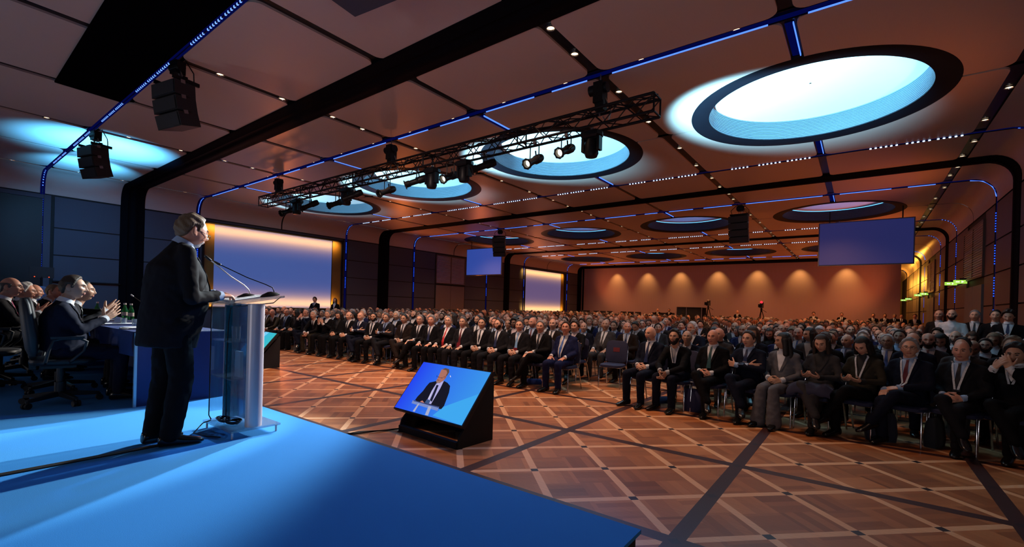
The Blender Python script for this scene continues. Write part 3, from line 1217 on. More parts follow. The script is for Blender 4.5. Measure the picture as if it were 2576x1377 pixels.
m_acr = sheet('acrylic_clear', (.90, .94, .96, 1), (.75, .8, .85, 1), .10)
m_acrt = sheet('acrylic_teal', (.35, .75, .80, 1), (.10, .42, .46, 1), .45)
m_acrb = sheet('acrylic_blue', (.50, .68, .88, 1), (.08, .20, .42, 1), .35)
m_alu = mat('brushed_aluminium', (0.60, 0.57, 0.60, 1), 0.42, metal=0.35, noise=.06, nscale=12, stretch=(30, 30, 1))
LX, LY = -4.16, 1.735
t = empty('lectern', 'clear acrylic lectern with silver columns at the stage edge before the speaker', 'lectern', (LX, LY, ZS))
s = MB(); s.box((0, 0, .062), (.56, .385, .016)); s.build('base_plate', m_acr, t)
for sx in (-.25, .25):
    for sy in (-.17, .17):
        MB().cyl((sx, sy, 0.001), (sx, sy, .054), .008, n=10).build('foot', m_alu, t)
for sx in (-1, 1):
    s = MB()
    pts = []
    for i in range(13):
        a = -PI / 2 + PI * i / 12
        pts.append((sx * (.215 + .058 * math.cos(a)), .0 + .065 * math.sin(a)))
    s.prism(pts if sx > 0 else pts[::-1], .071, 1.07)
    c = s.build('column', m_alu, t, smooth=35)
    MB().box((sx * .205, .0, .57), (.012, .12, .99)).build('inner_plate', m_acrt, c)
MB().box((0, .045, .57), (.40, .008, .99)).build('back_panel', m_acrb, t)
for z in (.46, .76):
    MB().box((0, -.075, z), (.40, .20, .010)).build('shelf', m_acr, t)
for sx in (-.203, .203):
    MB().box((sx * 1.0, -.115, .60), (.006, .11, .90)).build('side_sheet', m_acr, t)
R_ = Matrix.Rotation(math.radians(10.5), 3, 'X')
s = MB(); s.box((0, -.012, 1.098), (.60, .41, .016), R_); s.box(Vector((0, -.012, 1.098)) + R_ @ Vector((0, -.20, .018)), (.60, .012, .03), R_)
s.build('top_plate', m_acr, t)
# things in and on the lectern
g = empty('water_glass', 'empty clear water glass on the upper lectern shelf', 'glass', (LX + .02, LY - .07, ZS + .7655))
s = MB(); s.lathe([(.0, .0), (.031, .0), (.034, .11), (.032, .11), (.029, .006), (.0, .006)], 20); s.build('bowl', m_acr, g, smooth=40)
g = empty('paper_stack', 'white paper stack standing on the lower lectern shelf', 'paper', (LX + .09, LY - .07, ZS + .4655))
s = MB(); s.prism([(-.05, -.01), (.05, -.012), (.052, .012), (-.05, .012)], 0, .21); s.build('sheets', mat('paper_white', (.7, .72, .74, 1), .7, noise=.03), g)
m_paper = MATS['paper_white']
g = MB(); g.box(Vector((LX - .02, LY - .03, ZS + 1.1085)) + R_ @ Vector((0, 0, .003)), (.36, .26, .006), R_); g.box(Vector((LX - .05, LY - .02, ZS + 1.1145)) + R_ @ Vector((0, 0, .004)), (.21, .28, .004), R_ @ rotz(.05))
o = g.build('speech_pages', m_paper); tag(o, 'white speech pages lying on the sloping lectern top', 'paper')
for n, (dx, dy, lab, tip) in enumerate(((-.05, .03, 'silver gooseneck microphone on the lectern, its base nearer the hands', (-.06, -.245, 1.415)),
                                        (.17, .13, 'black gooseneck microphone on the lectern, its base at the outer edge', (-.07, -.17, 1.385)))):
    base = Vector((LX + dx, LY + dy, ZS + 1.110)) + Vector((0, 0, dy * .185))
    t = empty('gooseneck_microphone', lab, 'microphone', base)
    s = MB()
    s.loft([[R_ @ Vector((w * math.cos(a), l * math.sin(a), z)) for a in [2 * PI * i / 20 for i in range(20)]] for w, l, z in ((.048, .078, .002), (.05, .08, .01), (.04, .062, .024), (.02, .025, .036), (.012, .014, .040))])
    s.build('base', mat('mic_black', (.012, .011, .010, 1), .28, noise=.1), t, smooth=40)
    tp = Vector((LX, LY, ZS)) + Vector(tip) - base
    top = Vector((0, .03, .045))
    pts = [top + Vector((0, .0, -.012)), top, top + Vector((0, -.012, .03)), top.lerp(tp, .18) + Vector((0, .006, .02)), top.lerp(tp, .5) + Vector((0, .0, .005)), tp]
    s = MB(); s.tube(pts, .0048 if n == 0 else .0042, 8); s.build('neck', m_alu if n == 0 else m_black, t, smooth=True)
    d = (tp - pts[-2]).normalized()
    s = MB(); s.capsule(tp, tp + d * .045, .0095, .0105, 12); s.build('capsule_head', MATS['mic_black'], t, smooth=True)
s = MB()
pts = [(LX + .19, LY + .21, ZS + 1.135), (LX + .17, LY + .16, ZS + 1.08), (LX + .06, LY - .02, ZS + 1.05), (LX + .0, LY - .105, ZS + 1.03), (LX - .005, LY - .12, ZS + .9), (LX + .005, LY - .13, ZS + .5), (LX, LY - .12, ZS + .1), (LX - .01, LY - .10, ZS + .080)]
s.tube(pts, .0045, 6)
for k in range(7):
    a0 = k * .9
    s.tube([(LX + .02 + (.075 + .006 * k) * math.cos(t_ + a0), LY - .08 + (.04 + .003 * k) * math.sin(t_ + a0), ZS + .078 + .004 * k) for t_ in [2 * PI * i / 18 for i in range(18)]], .0042, 5)
o = s.build('microphone_cable', MATS['mic_black'], smooth=True); tag(o, 'black microphone cable hanging down inside the lectern and coiled on its base plate', 'cable')
s = MB()
s.tube([(LX - .20, LY - .175, ZS + 1.06), (LX - .195, LY - .178, ZS + .6), (LX - .195, LY - .178, ZS + .12), (LX - .18, LY - .165, ZS + .085)], .0045, 6)
s.tube([(LX - .18, LY - .165, ZS + .08), (LX - .2, LY - .22, ZS + .06), (LX - .1, LY - .32, ZS + .012), (LX + .08, LY - .28, ZS + .012), (LX + .16, LY - .22, ZS + .012)], .0045, 6)
for k in range(6):
    a0 = k * .8
    s.tube([(LX - .09 + (.07 + .006 * k) * math.cos(t_ + a0), LY - .10 + (.035 + .003 * k) * math.sin(t_ + a0), ZS + .078 + .004 * k) for t_ in [2 * PI * i / 18 for i in range(18)]], .0042, 5)
o = s.build('microphone_cable', MATS['mic_black'], smooth=True); tag(o, 'black cable running down the rear sheet of the lectern and looping onto the carpet', 'cable')

# ---- panel table
m_cloth = mat('table_cloth_navy', (0.010, 0.028, 0.12, 1), 0.8, noise=.1, nscale=120)
m_board = mat('table_board_blue', (0.005, 0.022, 0.12, 1), 0.7, noise=.05, nscale=30)
m_trim = mat('table_trim_pale_blue', (0.25, 0.5, 0.68, 1), 0.35, metal=.3, noise=.05)
TX0_, TX1_, TY0, TY1 = -17.5, -5.74, 1.38, 2.19
t = empty('panel_table', 'long navy panel table with blue end board on the stage', 'table', ((TX0_ + TX1_) / 2, (TY0 + TY1) / 2, ZS))
hx_, hy_ = (TX1_ - TX0_) / 2, (TY1 - TY0) / 2
MB().box((0, 0, .735), (2 * hx_ - .04, 2 * hy_ - .0, .03)).build('tabletop', m_cloth, t)
MB().box((hx_ - .012, 0.01, .37), (.024, 2 * hy_ - .03, .74)).build('end_board', m_board, t)
MB().box((0, hy_ - .012, .37), (2 * hx_ - .05, .024, .74)).build('front_board', m_board, t)
s = MB(); s.box((hx_ - .0, -hy_ + .01, .37), (.03, .022, .74)); s.build('corner_post', m_trim, t)
s = MB(); s.box((hx_ - .012, 0.01, .745), (.03, 2 * hy_ - .01, .012)); s.build('edge_strip', mat('edge_white', (.5, .55, .6, 1), .4, noise=.03), t)
s = MB()
vs, fs = [], []
for i in range(60):
    x = -hx_ + 2 * hx_ * i / 59 - .02
    for j_, (yy, zz) in enumerate(((-hy_ - .005, .75), (-hy_ - .012 - .01 * math.sin(i * 1.3), .62), (-hy_ - .01 + .012 * math.sin(i * 1.1), .50))):
        vs.append((x, yy, zz))
for i in range(59):
    for j_ in range(2):
        a = i * 3 + j_
        fs.append((a, a + 3, a + 4, a + 1))
s.add(vs, fs); s.build('cloth_drop', m_cloth, t, smooth=True)
ZT = ZS + .7505
m_green = mat('bottle_green', (.02, .30, .08, 1), .06, trans=.75, ior=1.45, noise=.03)
m_cap = mat('bottle_cap_white', (.7, .7, .7, 1), .4, noise=.03)
m_label = mat('bottle_label', (.55, .5, .45, 1), .6, noise=.3, nscale=60)
btl = MB().lathe([(.0, 0), (.03, 0), (.032, .01), (.032, .105), (.026, .13), (.013, .16), (.012, .19), (.0, .19)], 20).mesh('bottle_glass', m_green, smooth=40)
bcap = MB().lathe([(.0, .205), (.0145, .205), (.0155, .186), (.013, .184)], 16).mesh('bottle_cap', m_cap, smooth=40)
blab = MB().lathe([(.0326, .045), (.0326, .09)], 20).mesh('bottle_label', m_label, smooth=True)
for n, (x, y, lab) in enumerate(((-8.75, 2.05, 'green water bottle with white cap on the panel table, nearest the lectern'), (-9.12, 2.06, 'green water bottle on the panel table, second from the lectern'),
                                 (-9.65, 2.03, 'green water bottle on the panel table behind the clapping hands'), (-10.4, 1.98, 'green water bottle half hidden behind the nearest clapping man'), (-11.2, 1.9, 'green water bottle farthest along the panel table'))):
    t = empty('water_bottle', lab, 'bottle', (x, y, ZT))
    t.scale = (1.2, 1.2, 1.2)
    link('bottle_body', btl, t); link('cap', bcap, t); link('label_band', blab, t)
glm = MB().lathe([(.0, .0), (.028, .0), (.032, .09), (.030, .09), (.026, .005), (.0, .005)], 18).mesh('tumbler', m_acr, smooth=40)
for n, (x, y, lab) in enumerate(((-6.52, 1.66, 'clear tumbler before the nearest green bottle'), (-6.74, 1.62, 'clear tumbler between papers and second bottle'), (-7.12, 1.6, 'clear tumbler farther along beside the papers'))):
    o = link('tumbler', glm, None, (x, y, ZT)); tag(o, lab + ' on the panel table', 'glass')
for n, (x, y, a, lab) in enumerate(((-6.28, 1.56, .1, 'white notepad pile before the nearest seated man'), (-7.2, 1.56, -.1, 'white notepad before the second seated man'), (-8.4, 1.6, .05, 'white papers before the third seat'))):
    t = empty('notepad', lab + ' on the panel table', 'paper', (x, y, ZT), a)
    s = MB(); s.box((0, 0, .008), (.23, .31, .014)); s.box((.02, .01, .019), (.21, .29, .006), rotz(.08)); s.build('sheets', m_paper, t)
    s = MB(); s.box((.02, 0, .0245), (.006, .13, .004), rotz(.6)); s.build('pen', m_black, t)
t = empty('notepad', 'single white sheet with pen at the near table end', 'paper', (-5.95, 1.66, ZT), .1)
MB().box((0, 0, .003), (.22, .31, .004)).build('sheets', m_paper, t)
MB().box((.03, .0, .008), (.007, .14, .006), rotz(1.1)).build('pen', m_black, t)
t = empty('gooseneck_microphone', 'thin gooseneck microphone on the panel table leaning over the clapping hands', 'microphone', (-6.35, 1.80, ZT))
s = MB(); s.loft([[Vector((w_ * math.cos(a), l_ * math.sin(a), z)) for a in [2 * PI * i / 20 for i in range(20)]] for w_, l_, z in ((.055, .075, .001), (.055, .075, .015), (.04, .055, .035), (.015, .02, .045))]); s.build('base', MATS['mic_black'], t, smooth=40)
s = MB(); s.tube([(0, 0, .04), (-.03, -.01, .09), (-.22, -.05, .19), (-.62, -.15, .355)], .004, 8); s.build('neck', MATS['mic_black'], t, smooth=True)
s = MB(); s.capsule((-.62, -.15, .355), (-.66, -.16, .372), .007, .008, 10); s.build('capsule_head', m_alu, t, smooth=True)

# ---- office chairs of the panel
m_och = mat('office_chair_black', (.008, .010, .014, 1), .55, noise=.2, nscale=40)


def office_chair_parts():
    p = []
    s = MB()
    s.loft([[(w_ * math.copysign(abs(math.cos(a)) ** .6, math.cos(a)), .02 + l_ * math.copysign(abs(math.sin(a)) ** .6, math.sin(a)), z) for a in [2 * PI * i / 28 for i in range(28)]] for w_, l_, z in ((.20, .2, .40), (.24, .24, .415), (.25, .25, .44), (.24, .24, .462), (.2, .2, .470))])
    p.append(('seat', s.mesh('office_seat', m_och, smooth=50)))
    s = MB()
    rings = []
    for z, w_, yc, th in ((.50, .18, -.20, .03), (.56, .215, -.21, .045), (.70, .225, -.225, .05), (.88, .22, -.25, .045), (1.0, .20, -.265, .04), (1.06, .15, -.272, .025)):
        rings.append([(w_ * math.copysign(abs(math.cos(a)) ** .55, math.cos(a)), yc + th * math.copysign(abs(math.sin(a)) ** .7, math.sin(a)) + .35 * (w_ * math.cos(a)) ** 2, z) for a in [2 * PI * i / 28 for i in range(28)]])
    s.loft(rings)
    p.append(('backrest', s.mesh('office_back', m_och, smooth=50)))
    for sx in (-1, 1):
        s = MB()
        s.tube([(sx * .22, -.12, .43), (sx * .275, -.12, .45), (sx * .285, -.10, .56), (sx * .285, -.07, .655), (sx * .285, .0, .672), (sx * .285, .12, .672), (sx * .285, .17, .64), (sx * .285, .15, .55), (sx * .275, .06, .45), (sx * .22, .05, .43)], .014, 8)
        s.box((sx * .285, .03, .682), (.05, .24, .022))
        p.append(('armrest', s.mesh('office_arm', m_och, smooth=50)))
    s = MB(); s.cyl((0, 0, .10), (0, 0, .40), .03, n=14); s.cyl((0, 0, .1), (0, 0, .22), .045, n=14); s.box((0, -.02, .385), (.2, .26, .04)); s.box((0, -.2, .46), (.07, .05, .2))
    p.append(('gas_column', s.mesh('office_column', m_och, smooth=40)))
    for i in range(5):
        a = 2 * PI * i / 5 + .35
        d = Vector((math.cos(a), math.sin(a), 0))
        s = MB()
        s.loft([[Vector((0, 0, z)) + d * r + Vector((-d.y, d.x, 0)) * x for x, z in ((-h, zz - k), (h, zz - k), (h * .8, zz), (-h * .8, zz))] for r, h, zz, k in ((.03, .028, .125, .05), (.30, .018, .088, .03))])
        p.append(('base_arm', s.mesh('office_base_arm', m_och)))
        s = MB()
        c = d * .30
        q = Vector((-d.y, d.x, 0))
        for sg in (-1, 1):
            s.cyl(c + q * sg * .006 + Vector((0, 0, .03)), c + q * sg * .028 + Vector((0, 0, .03)), .03, n=14)
        s.cyl(c + Vector((0, 0, .03)), c + Vector((0, 0, .075)), .01, n=8)
        p.append(('caster', s.mesh('office_caster', m_och, smooth=40)))
    return p


OCH = office_chair_parts()


def office_chair(x, y, rz, lab):
    t = empty('office_chair', lab, 'chair', (x, y, ZS), rz, 'office chairs at the panel table')
    for n, me in OCH:
        link(n, me, t)
    return t


# ---- screens on the floor facing the stage
def picture(sub, polys, W, H, parent):
    """flat picture layers of one screen: polys = (material, [(s,t) fractions from the top corner])"""
    mats_, mb = [], MB()
    for i, (m, pts) in enumerate(polys):
        if m not in mats_:
            mats_.append(m)
        off = .002 + .0004 * i
        mb.add([((s - .5) * W, -off, (.5 - t) * H) for s, t in pts], [tuple(range(len(pts)))], mats_.index(m))
    return mb.build(sub, mats_, parent)


def monitor(loc, rz, lab, polys, stand=True):
    W, H = 1.18, .664
    tl = .688
    t = empty('stage_monitor', lab, 'monitor', loc, rz)
    M_ = Matrix.Translation((0, 0, .512)) @ Matrix.Rotation(-tl, 4, 'X')
    s = MB(); s.box((0, .028, 0), (W + .03, .05, H + .03)); me = s.mesh('monitor_case', m_spk)
    o = link('case', me, t); o.matrix_local = M_
    o2 = picture('screen_picture', polys, W, H, t); o2.matrix_local = M_
    s = MB()
    for sx in (-.46, .545):
        s = MB()
        s.prism([(-.235, 0.0), (.30, 0.0), (.30, .70), (.275, .70), (-.13, .205), (-.20, .13)], -.012, .012, M=Matrix.Translation((sx, .0, 0)) @ Matrix(((0, 0, 1, 0), (1, 0, 0, 0), (0, 1, 0, 0), (0, 0, 0, 1))))
        s.build('side_board', m_skirt, t)
    MB().box((.04, -.215, .035), (1.0, .05, .07)).build('front_bar', m_skirt, t)
    MB().box((.04, .27, .3), (1.0, .02, .6)).build('rear_board', m_skirt, t)
    return t


def bil(pt, c):
    """place of a point inside the four screen corners (tl, tr, br, bl)"""
    TL, TR, BR, BL = [np.array(q, float) for q in c]
    s, t = .5, .5
    p = np.array(pt, float)
    for _ in range(12):
        f = TL * (1 - s) * (1 - t) + TR * s * (1 - t) + BR * s * t + BL * (1 - s) * t - p
        fs = (TR - TL) * (1 - t) + (BR - BL) * t
        ft = (BL - TL) * (1 - s) + (BR - TR) * s
        d = np.linalg.solve(np.array([fs, ft]).T, -f)
        s, t = s + d[0], t + d[1]
    return (min(1, max(0, s)), min(1, max(0, t)))


def pic_bg(name, c0, c1, s=1.0):
    m = bpy.data.materials.new(name)
    m.use_nodes = True
    nt = m.node_tree
    nt.nodes.clear()
    tc = nt.nodes.new('ShaderNodeTexCoord'); sp = nt.nodes.new('ShaderNodeSeparateXYZ')
    mr = nt.nodes.new('ShaderNodeMapRange'); mr.inputs['From Min'].default_value = -.59; mr.inputs['From Max'].default_value = .59
    mx = nt.nodes.new('ShaderNodeMix'); mx.data_type = 'RGBA'
    mx.inputs['A'].default_value = c0; mx.inputs['B'].default_value = c1
    e = nt.nodes.new('ShaderNodeEmission'); e.inputs['Strength'].default_value = s
    o = nt.nodes.new('ShaderNodeOutputMaterial')
    L = nt.links.new
    L(tc.outputs['Object'], sp.inputs[0]); L(sp.outputs['X'], mr.inputs['Value']); L(mr.outputs['Result'], mx.inputs['Factor']); L(mx.outputs['Result'], e.inputs['Color']); L(e.outputs[0], o.inputs[0])
    return m


CR = ((580, 127), (1565, 285), (1165, 1040), (165, 775))
PG = lambda n, c: glow('picture_' + n, lin(*c), 1.0, True)


def pp(*pts):
    return [bil(q, CR) for q in pts]


full = [(0, 0), (0, 1), (1, 1), (1, 0)]
bgA = pic_bg('picture_blue', lin(38, 70, 240), lin(60, 150, 235))
polys = [(bgA, full),
         (PG('sky', (64, 168, 240)), pp((925, 785), (765, 908), (1163, 1036), (1395, 602))),
         (PG('suit', (24, 24, 38)), pp((485, 690), (520, 640), (600, 560), (650, 490), (695, 440), (800, 418), (850, 460), (915, 418), (965, 445), (1005, 492), (990, 590), (955, 690), (925, 775), (885, 822), (780, 800), (640, 760))[::-1]),
         (PG('shirt', (178, 172, 225)), pp((800, 455), (735, 560), (680, 680), (650, 730), (735, 750), (860, 530), (912, 418))),
         (PG('tie', (28, 30, 52)), pp((805, 475), (770, 560), (715, 690), (745, 720), (800, 580), (836, 482))),
         (PG('lanyard', (215, 215, 235)), pp((770, 500), (690, 670), (703, 680), (745, 560))),
         (PG('badge', (60, 85, 130)), pp((672, 680), (640, 730), (700, 750), (728, 700))),
         (PG('face', (172, 112, 98)), pp((872, 252), (838, 330), (815, 385), (796, 412), (803, 445), (850, 452), (905, 415), (935, 385), (952, 350), (985, 300), (990, 250), (935, 228))),
         (PG('beard', (150, 118, 112)), pp((815, 392), (797, 415), (803, 446), (850, 452), (880, 432), (840, 425))),
         (PG('mouth', (110, 55, 55)), pp((812, 398), (808, 404), (842, 414), (846, 407))),
         (PG('hair', (98, 76, 66)), pp((885, 245), (950, 262), (962, 300), (940, 345), (958, 345), (992, 290), (990, 245), (935, 226))),
         (PG('ear', (150, 90, 80)), pp((930, 345), (918, 385), (935, 388), (952, 350))),
         (PG('spectacle', (20, 20, 28)), pp((815, 352), (812, 357), (848, 372), (850, 366))),
         (PG('spectacle', (20, 20, 28)), pp((862, 368), (860, 374), (892, 382), (893, 376))),
         (PG('spectacle', (20, 20, 28)), pp((893, 371), (892, 376), (928, 356), (929, 351))),
         (PG('spectacle', (20, 20, 28)), pp((806, 335), (803, 362), (808, 362), (812, 336))),
         (PG('hand', (200, 125, 105)), pp((605, 700), (570, 718), (600, 745), (638, 735))),
         (PG('lectern', (120, 140, 200)), pp((458, 692), (440, 735), (838, 850), (860, 792))),
         (PG('lectern_edge', (60, 70, 120)), pp((470, 694), (468, 706), (850, 806), (858, 792))),
         (PG('column', (170, 175, 205)), pp((545, 742), (470, 848), (500, 858), (566, 745))),
         (PG('column', (170, 175, 205)), pp((705, 782), (660, 902), (705, 914), (748, 790))),
         (PG('glint', (235, 230, 250)), pp((1008, 338), (1004, 352), (1016, 372), (1020, 360)))]
monitor((-3.851, 3.756, 0), -.063, 'floor monitor tilted towards the stage showing the bearded speaker', polys)
bgB = pic_bg('picture_cyan', lin(60, 170, 235), lin(60, 190, 200))
polysB = [(bgB, full), (PG('teal', (70, 200, 205)), [(0, 0), (0, .45), (.22, .3), (.34, 0)]), (PG('deep', (20, 60, 90)), [(.34, 0), (.1, .62), (.17, .62), (.42, 0)]),
          (PG('cloud', (120, 205, 245)), [(.42, 0), (.2, .5), (.5, .4), (.62, 0)])]
monitor((-10.95, 4.85, 0), -.1, 'floor monitor with a cyan picture standing beyond the lectern', polysB)
s = MB()
for q in range(4):
    s.tube([(-4.72 + .02 * q, 2.75 - .05 * q, .012), (-4.55, 3.1 + .02 * q, .012 + .004 * q), (-4.42 + .01 * q, 3.45, .014), (-4.30, 3.56 + .02 * q, .03)], .008, 6)
o = s.build('monitor_cable', m_black, smooth=True); tag(o, 'black cables running over the parquet from the stage to the nearer floor monitor', 'cable')
MB
# ================================================================== people
def voxel(mb, size, it=6, fac=0.5, name='body', crease=None):
    me = mb.mesh('tmp', [])
    o = bpy.data.objects.new('tmp', me)
    COL.objects.link(o)
    r = o.modifiers.new('r', 'REMESH'); r.mode = 'VOXEL'; r.voxel_size = size; r.use_smooth_shade = True
    if it:
        s = o.modifiers.new('s', 'SMOOTH'); s.iterations = it; s.factor = fac
    if crease:
        tx = bpy.data.textures.new('cloth_folds', 'CLOUDS')
        tx.noise_scale = crease[1]
        tx.noise_depth = 1
        d = o.modifiers.new('d', 'DISPLACE'); d.texture = tx; d.strength = crease[0]; d.mid_level = .5; d.texture_coords = 'GLOBAL'
    dg = bpy.context.evaluated_depsgraph_get()
    dg.update()
    new = bpy.data.meshes.new_from_object(o.evaluated_get(dg))
    new.name = name
    bpy.data.objects.remove(o)
    bpy.data.meshes.remove(me)
    new.polygons.foreach_set('use_smooth', [True] * len(new.polygons))
    return new


def sstep(t):
    t = max(0.0, min(1.0, t))
    return t * t * (3 - 2 * t)


def gs(x, z, x0, z0, sx, sz):
    return math.exp(-((x - x0) / sx) ** 2 - ((z - z0) / sz) ** 2)


def head_pt(n, jaw=1.0):
    nx, ny, nz = n
    x, y, z = 0.080 * nx, 0.100 * ny, 0.118 * nz
    if nz < 0:
        t = -nz
        x *= 1 - 0.30 * t ** 1.6 / jaw
        if ny < 0:
            y *= 1 - 0.42 * t
    x *= 1 + 0.04 * max(0.0, -ny)
    if ny > 0:
        f = sstep(ny / 0.45)
        d = 0.006 * gs(x, z, 0, 0.030, 0.05, 0.013)
        d -= 0.012 * (gs(x, z, 0.031, 0.012, 0.017, 0.012) + gs(x, z, -0.031, 0.012, 0.017, 0.012))
        d += 0.014 * gs(x, z, 0, 0.0, 0.0095, 0.026) + 0.021 * gs(x, z, 0, -0.024, 0.0125, 0.014)
        d += 0.009 * (gs(x, z, 0.015, -0.029, 0.008, 0.009) + gs(x, z, -0.015, -0.029, 0.008, 0.009))
        d += 0.005 * (gs(x, z, 0.043, -0.018, 0.02, 0.022) + gs(x, z, -0.043, -0.018, 0.02, 0.022))
        d += 0.009 * gs(x, z, 0, -0.057, 0.025, 0.012) - 0.004 * gs(x, z, 0, -0.058, 0.022, 0.0035)
        d += 0.012 * gs(x, z, 0, -0.097, 0.026, 0.018) - 0.003 * gs(x, z, 0, -0.076, 0.03, 0.008)
        y += d * f
    return Vector((x, y, z))


NA, NP = 88, 60


def sph(i, j):
    a = 2 * PI * i / NA
    a = a - 0.42 * math.sin(2 * (a - PI / 2)) * 0.5 if True else a
    p = PI * j / NP
    return (math.sin(p) * math.cos(a), math.sin(p) * math.sin(a), math.cos(p))


def head_mb(mb, M4):
    vs, fs = [], []
    for j in range(NP + 1):
        for i in range(NA):
            vs.append(M4 @ head_pt(sph(i, min(max(j, 0.02), NP - 0.02))))
    for j in range(NP):
        for i in range(NA):
            k = (i + 1) % NA
            fs.append((j * NA + i, (j + 1) * NA + i, (j + 1) * NA + k, j * NA + k))
    mb.add(vs, fs)
    R3 = M4.to_3x3()
    for s in (-1, 1):
        mb.ball(M4 @ Vector((s * 0.081, -0.012, -0.004)), (0.009, 0.021, 0.034), 12, 8, R3 @ Matrix.Rotation(s * 0.35, 3, 'Z'))
        mb.ball(M4 @ Vector((s * 0.080, -0.004, -0.030)), (0.007, 0.011, 0.012), 10, 6, R3)


def line_at(t, pts):
    if t <= pts[0][0]:
        return pts[0][1]
    for (a, za), (b_, zb) in zip(pts, pts[1:]):
        if t <= b_:
            return za + (zb - za) * (t - a) / (b_ - a)
    return pts[-1][1]


def hair_mesh(name, style):
    """shell grown from the head surface: style = dict(front, side, back, thick, top (bald above), lump, long)"""
    f, sd, bk, th = style.get('front', .085), style.get('side', .008), style.get('back', -.085), style.get('thick', .014)
    rr = random.Random(len(name) * 31 + int(th * 1e4))
    ph = [rr.uniform(0, 6) for _ in range(6)]
    mb = MB()
    idx = {}
    vs, fs = [], []
    ms = {}
    for j in range(NP + 1):
        for i in range(NA):
            n = sph(i, min(max(j, .02), NP - .02))
            p = head_pt(n)
            y = p.y
            ax = abs(p.x)
            zh = line_at(y, ((-.11, bk), (-.07, bk), (-.05, bk * .65), (-.034, sd - .02), (-.022, sd + .02), (.002, sd + .018), (.008, sd - .018), (.022, sd - .014), (.034, sd + .02), (.044, sd + .05), (.054, f - .003), (.066, f + .004), (.085, f), (.12, f)))
            m = sstep((p.z - zh) / style.get('soft', .022))
            if style.get('top') is not None:
                m *= sstep((style['top'] - p.z - .35 * max(0, y)) / .02)
            lump = 1 + style.get('lump', .12) * (math.sin(ph[0] + p.x * 90) * math.sin(ph[1] + p.y * 70 + p.z * 60) + .5 * math.sin(ph[2] + p.z * 150 + p.x * 120))
            up_ = style.get('crown', 0) * max(0, n[2]) ** 2
            d = (th + up_) * m * lump - .004 * (1 - m)
            nn = Vector((n[0] / .077, n[1] / .1, n[2] / .122)).normalized()
            vs.append(p + nn * d)
            ms[j * NA + i] = m
    for j in range(NP):
        for i in range(NA):
            k = (i + 1) % NA
            q = (j * NA + i, (j + 1) * NA + i, (j + 1) * NA + k, j * NA + k)
            if max(ms[t] for t in q) > 0.02:
                fs.append(q)
    mb.add(vs, fs)
    if style.get('long'):
        L = style['long']
        c = MB()
        c.add(vs, fs)
        b = MB()
        b.ball((0, -.012, .02), (.094, .108, .118), 20, 14)
        for s in (-1, 1):
            b.capsule((s * .075, .0, .02), (s * .085, .012, -L * .8), .032, .03, 12, ((0, 1, 0), 1.4))
            b.capsule((s * .06, -.05, .02), (s * .07, -.06, -L), .045, .04, 12)
        b.capsule((0, -.06, 0), (0, -.075, -L), .06, .055, 12)
        # carve the face free: drop what lies in front of the face
        me = voxel(b, .007, 4, .5, name)
        bmv = [v.co.copy() for v in me.vertices]
        keep = [p for p in me.polygons]
        M2 = MB()
        fcs = []
        for p in keep:
            c0 = p.center
            if (c0.y > .045 and abs(c0.x) < .070 and c0.z < .088) or (c0.y > .02 and c0.z < -.03 and abs(c0.x) < .07):
                continue
            fcs.append(tuple(p.vertices))
        M2.add(bmv, fcs)
        return M2.mesh(name, MATS['hair_black'], smooth=True)
    # drop unused vertices
    used = sorted({i for q in fs for i in q})
    mp = {a: b for b, a in enumerate(used)}
    mb2 = MB()
    mb2.add([vs[a] for a in used], [tuple(mp[i] for i in q) for q in fs])
    return mb2.mesh(name, MATS['hair_black'], smooth=True)


# cloth, skin and hair colours
def cloth(n, c, r=.8):
    return mat(n, c, r, noise=.15, nscale=150, sheen=0.05)


def by_object(name, rough, noise, nscale, spec=.5, sheen=0.0, stretch=(1, 1, 1)):
    m = mat(name, (1, 1, 1, 1), rough, spec=spec, noise=noise, nscale=nscale, stretch=stretch, sheen=sheen)
    nt = m.node_tree
    vm = [n for n in nt.nodes if n.type == 'VECT_MATH'][0]
    oi = nt.nodes.new('ShaderNodeObjectInfo')
    nt.links.new(oi.outputs['Color'], vm.inputs[0])
    return m


M_CLOTH = by_object('suit_cloth', .85, .15, 150, spec=.15)
M_SHIRT = by_object('shirt_cotton', .7, .1, 150)
M_TIE = by_object('tie_silk', .45, .25, 200)
M_SKIN = by_object('skin', .5, .08, 18)
M_HAIR = by_object('hair', .55, .35, 90, stretch=(3, 1, .5))
_nt = M_HAIR.node_tree
_bp = _nt.nodes.new('ShaderNodeBump'); _bp.inputs['Strength'].default_value = .8; _bp.inputs['Distance'].default_value = .006
_nt.links.new([n for n in _nt.nodes if n.type == 'TEX_NOISE'][0].outputs['Fac'], _bp.inputs['Height'])
_nt.links.new(_bp.outputs['Normal'], _nt.nodes['Principled BSDF'].inputs['Normal'])
M_BADGE = by_object('badge_card', .4, .2, 30)
COLOR_OF = {}
SKIN = [mat('skin_%s' % n, c, .5, noise=.08, nscale=18) for n, c in (('fair', (.58, .31, .21, 1)), ('ruddy', (.54, .25, .165, 1)), ('tan', (.42, .23, .15, 1)), ('olive', (.36, .20, .13, 1)), ('dark', (.10, .05, .035, 1)))]
SUIT = {n: cloth('cloth_' + n, c) for n, c in (('black', (.0035, .0035, .005, 1)), ('charcoal', (.008, .008, .011, 1)), ('navy', (.005, .007, .018, 1)), ('bright navy', (.009, .013, .055, 1)), ('brown', (.014, .009, .008, 1)),
                                               ('grey', (.10, .10, .115, 1)), ('olive', (.028, .024, .017, 1)), ('mid grey', (.035, .033, .036, 1)), ('white', (.62, .6, .6, 1)), ('blue', (.03, .05, .20, 1)))}
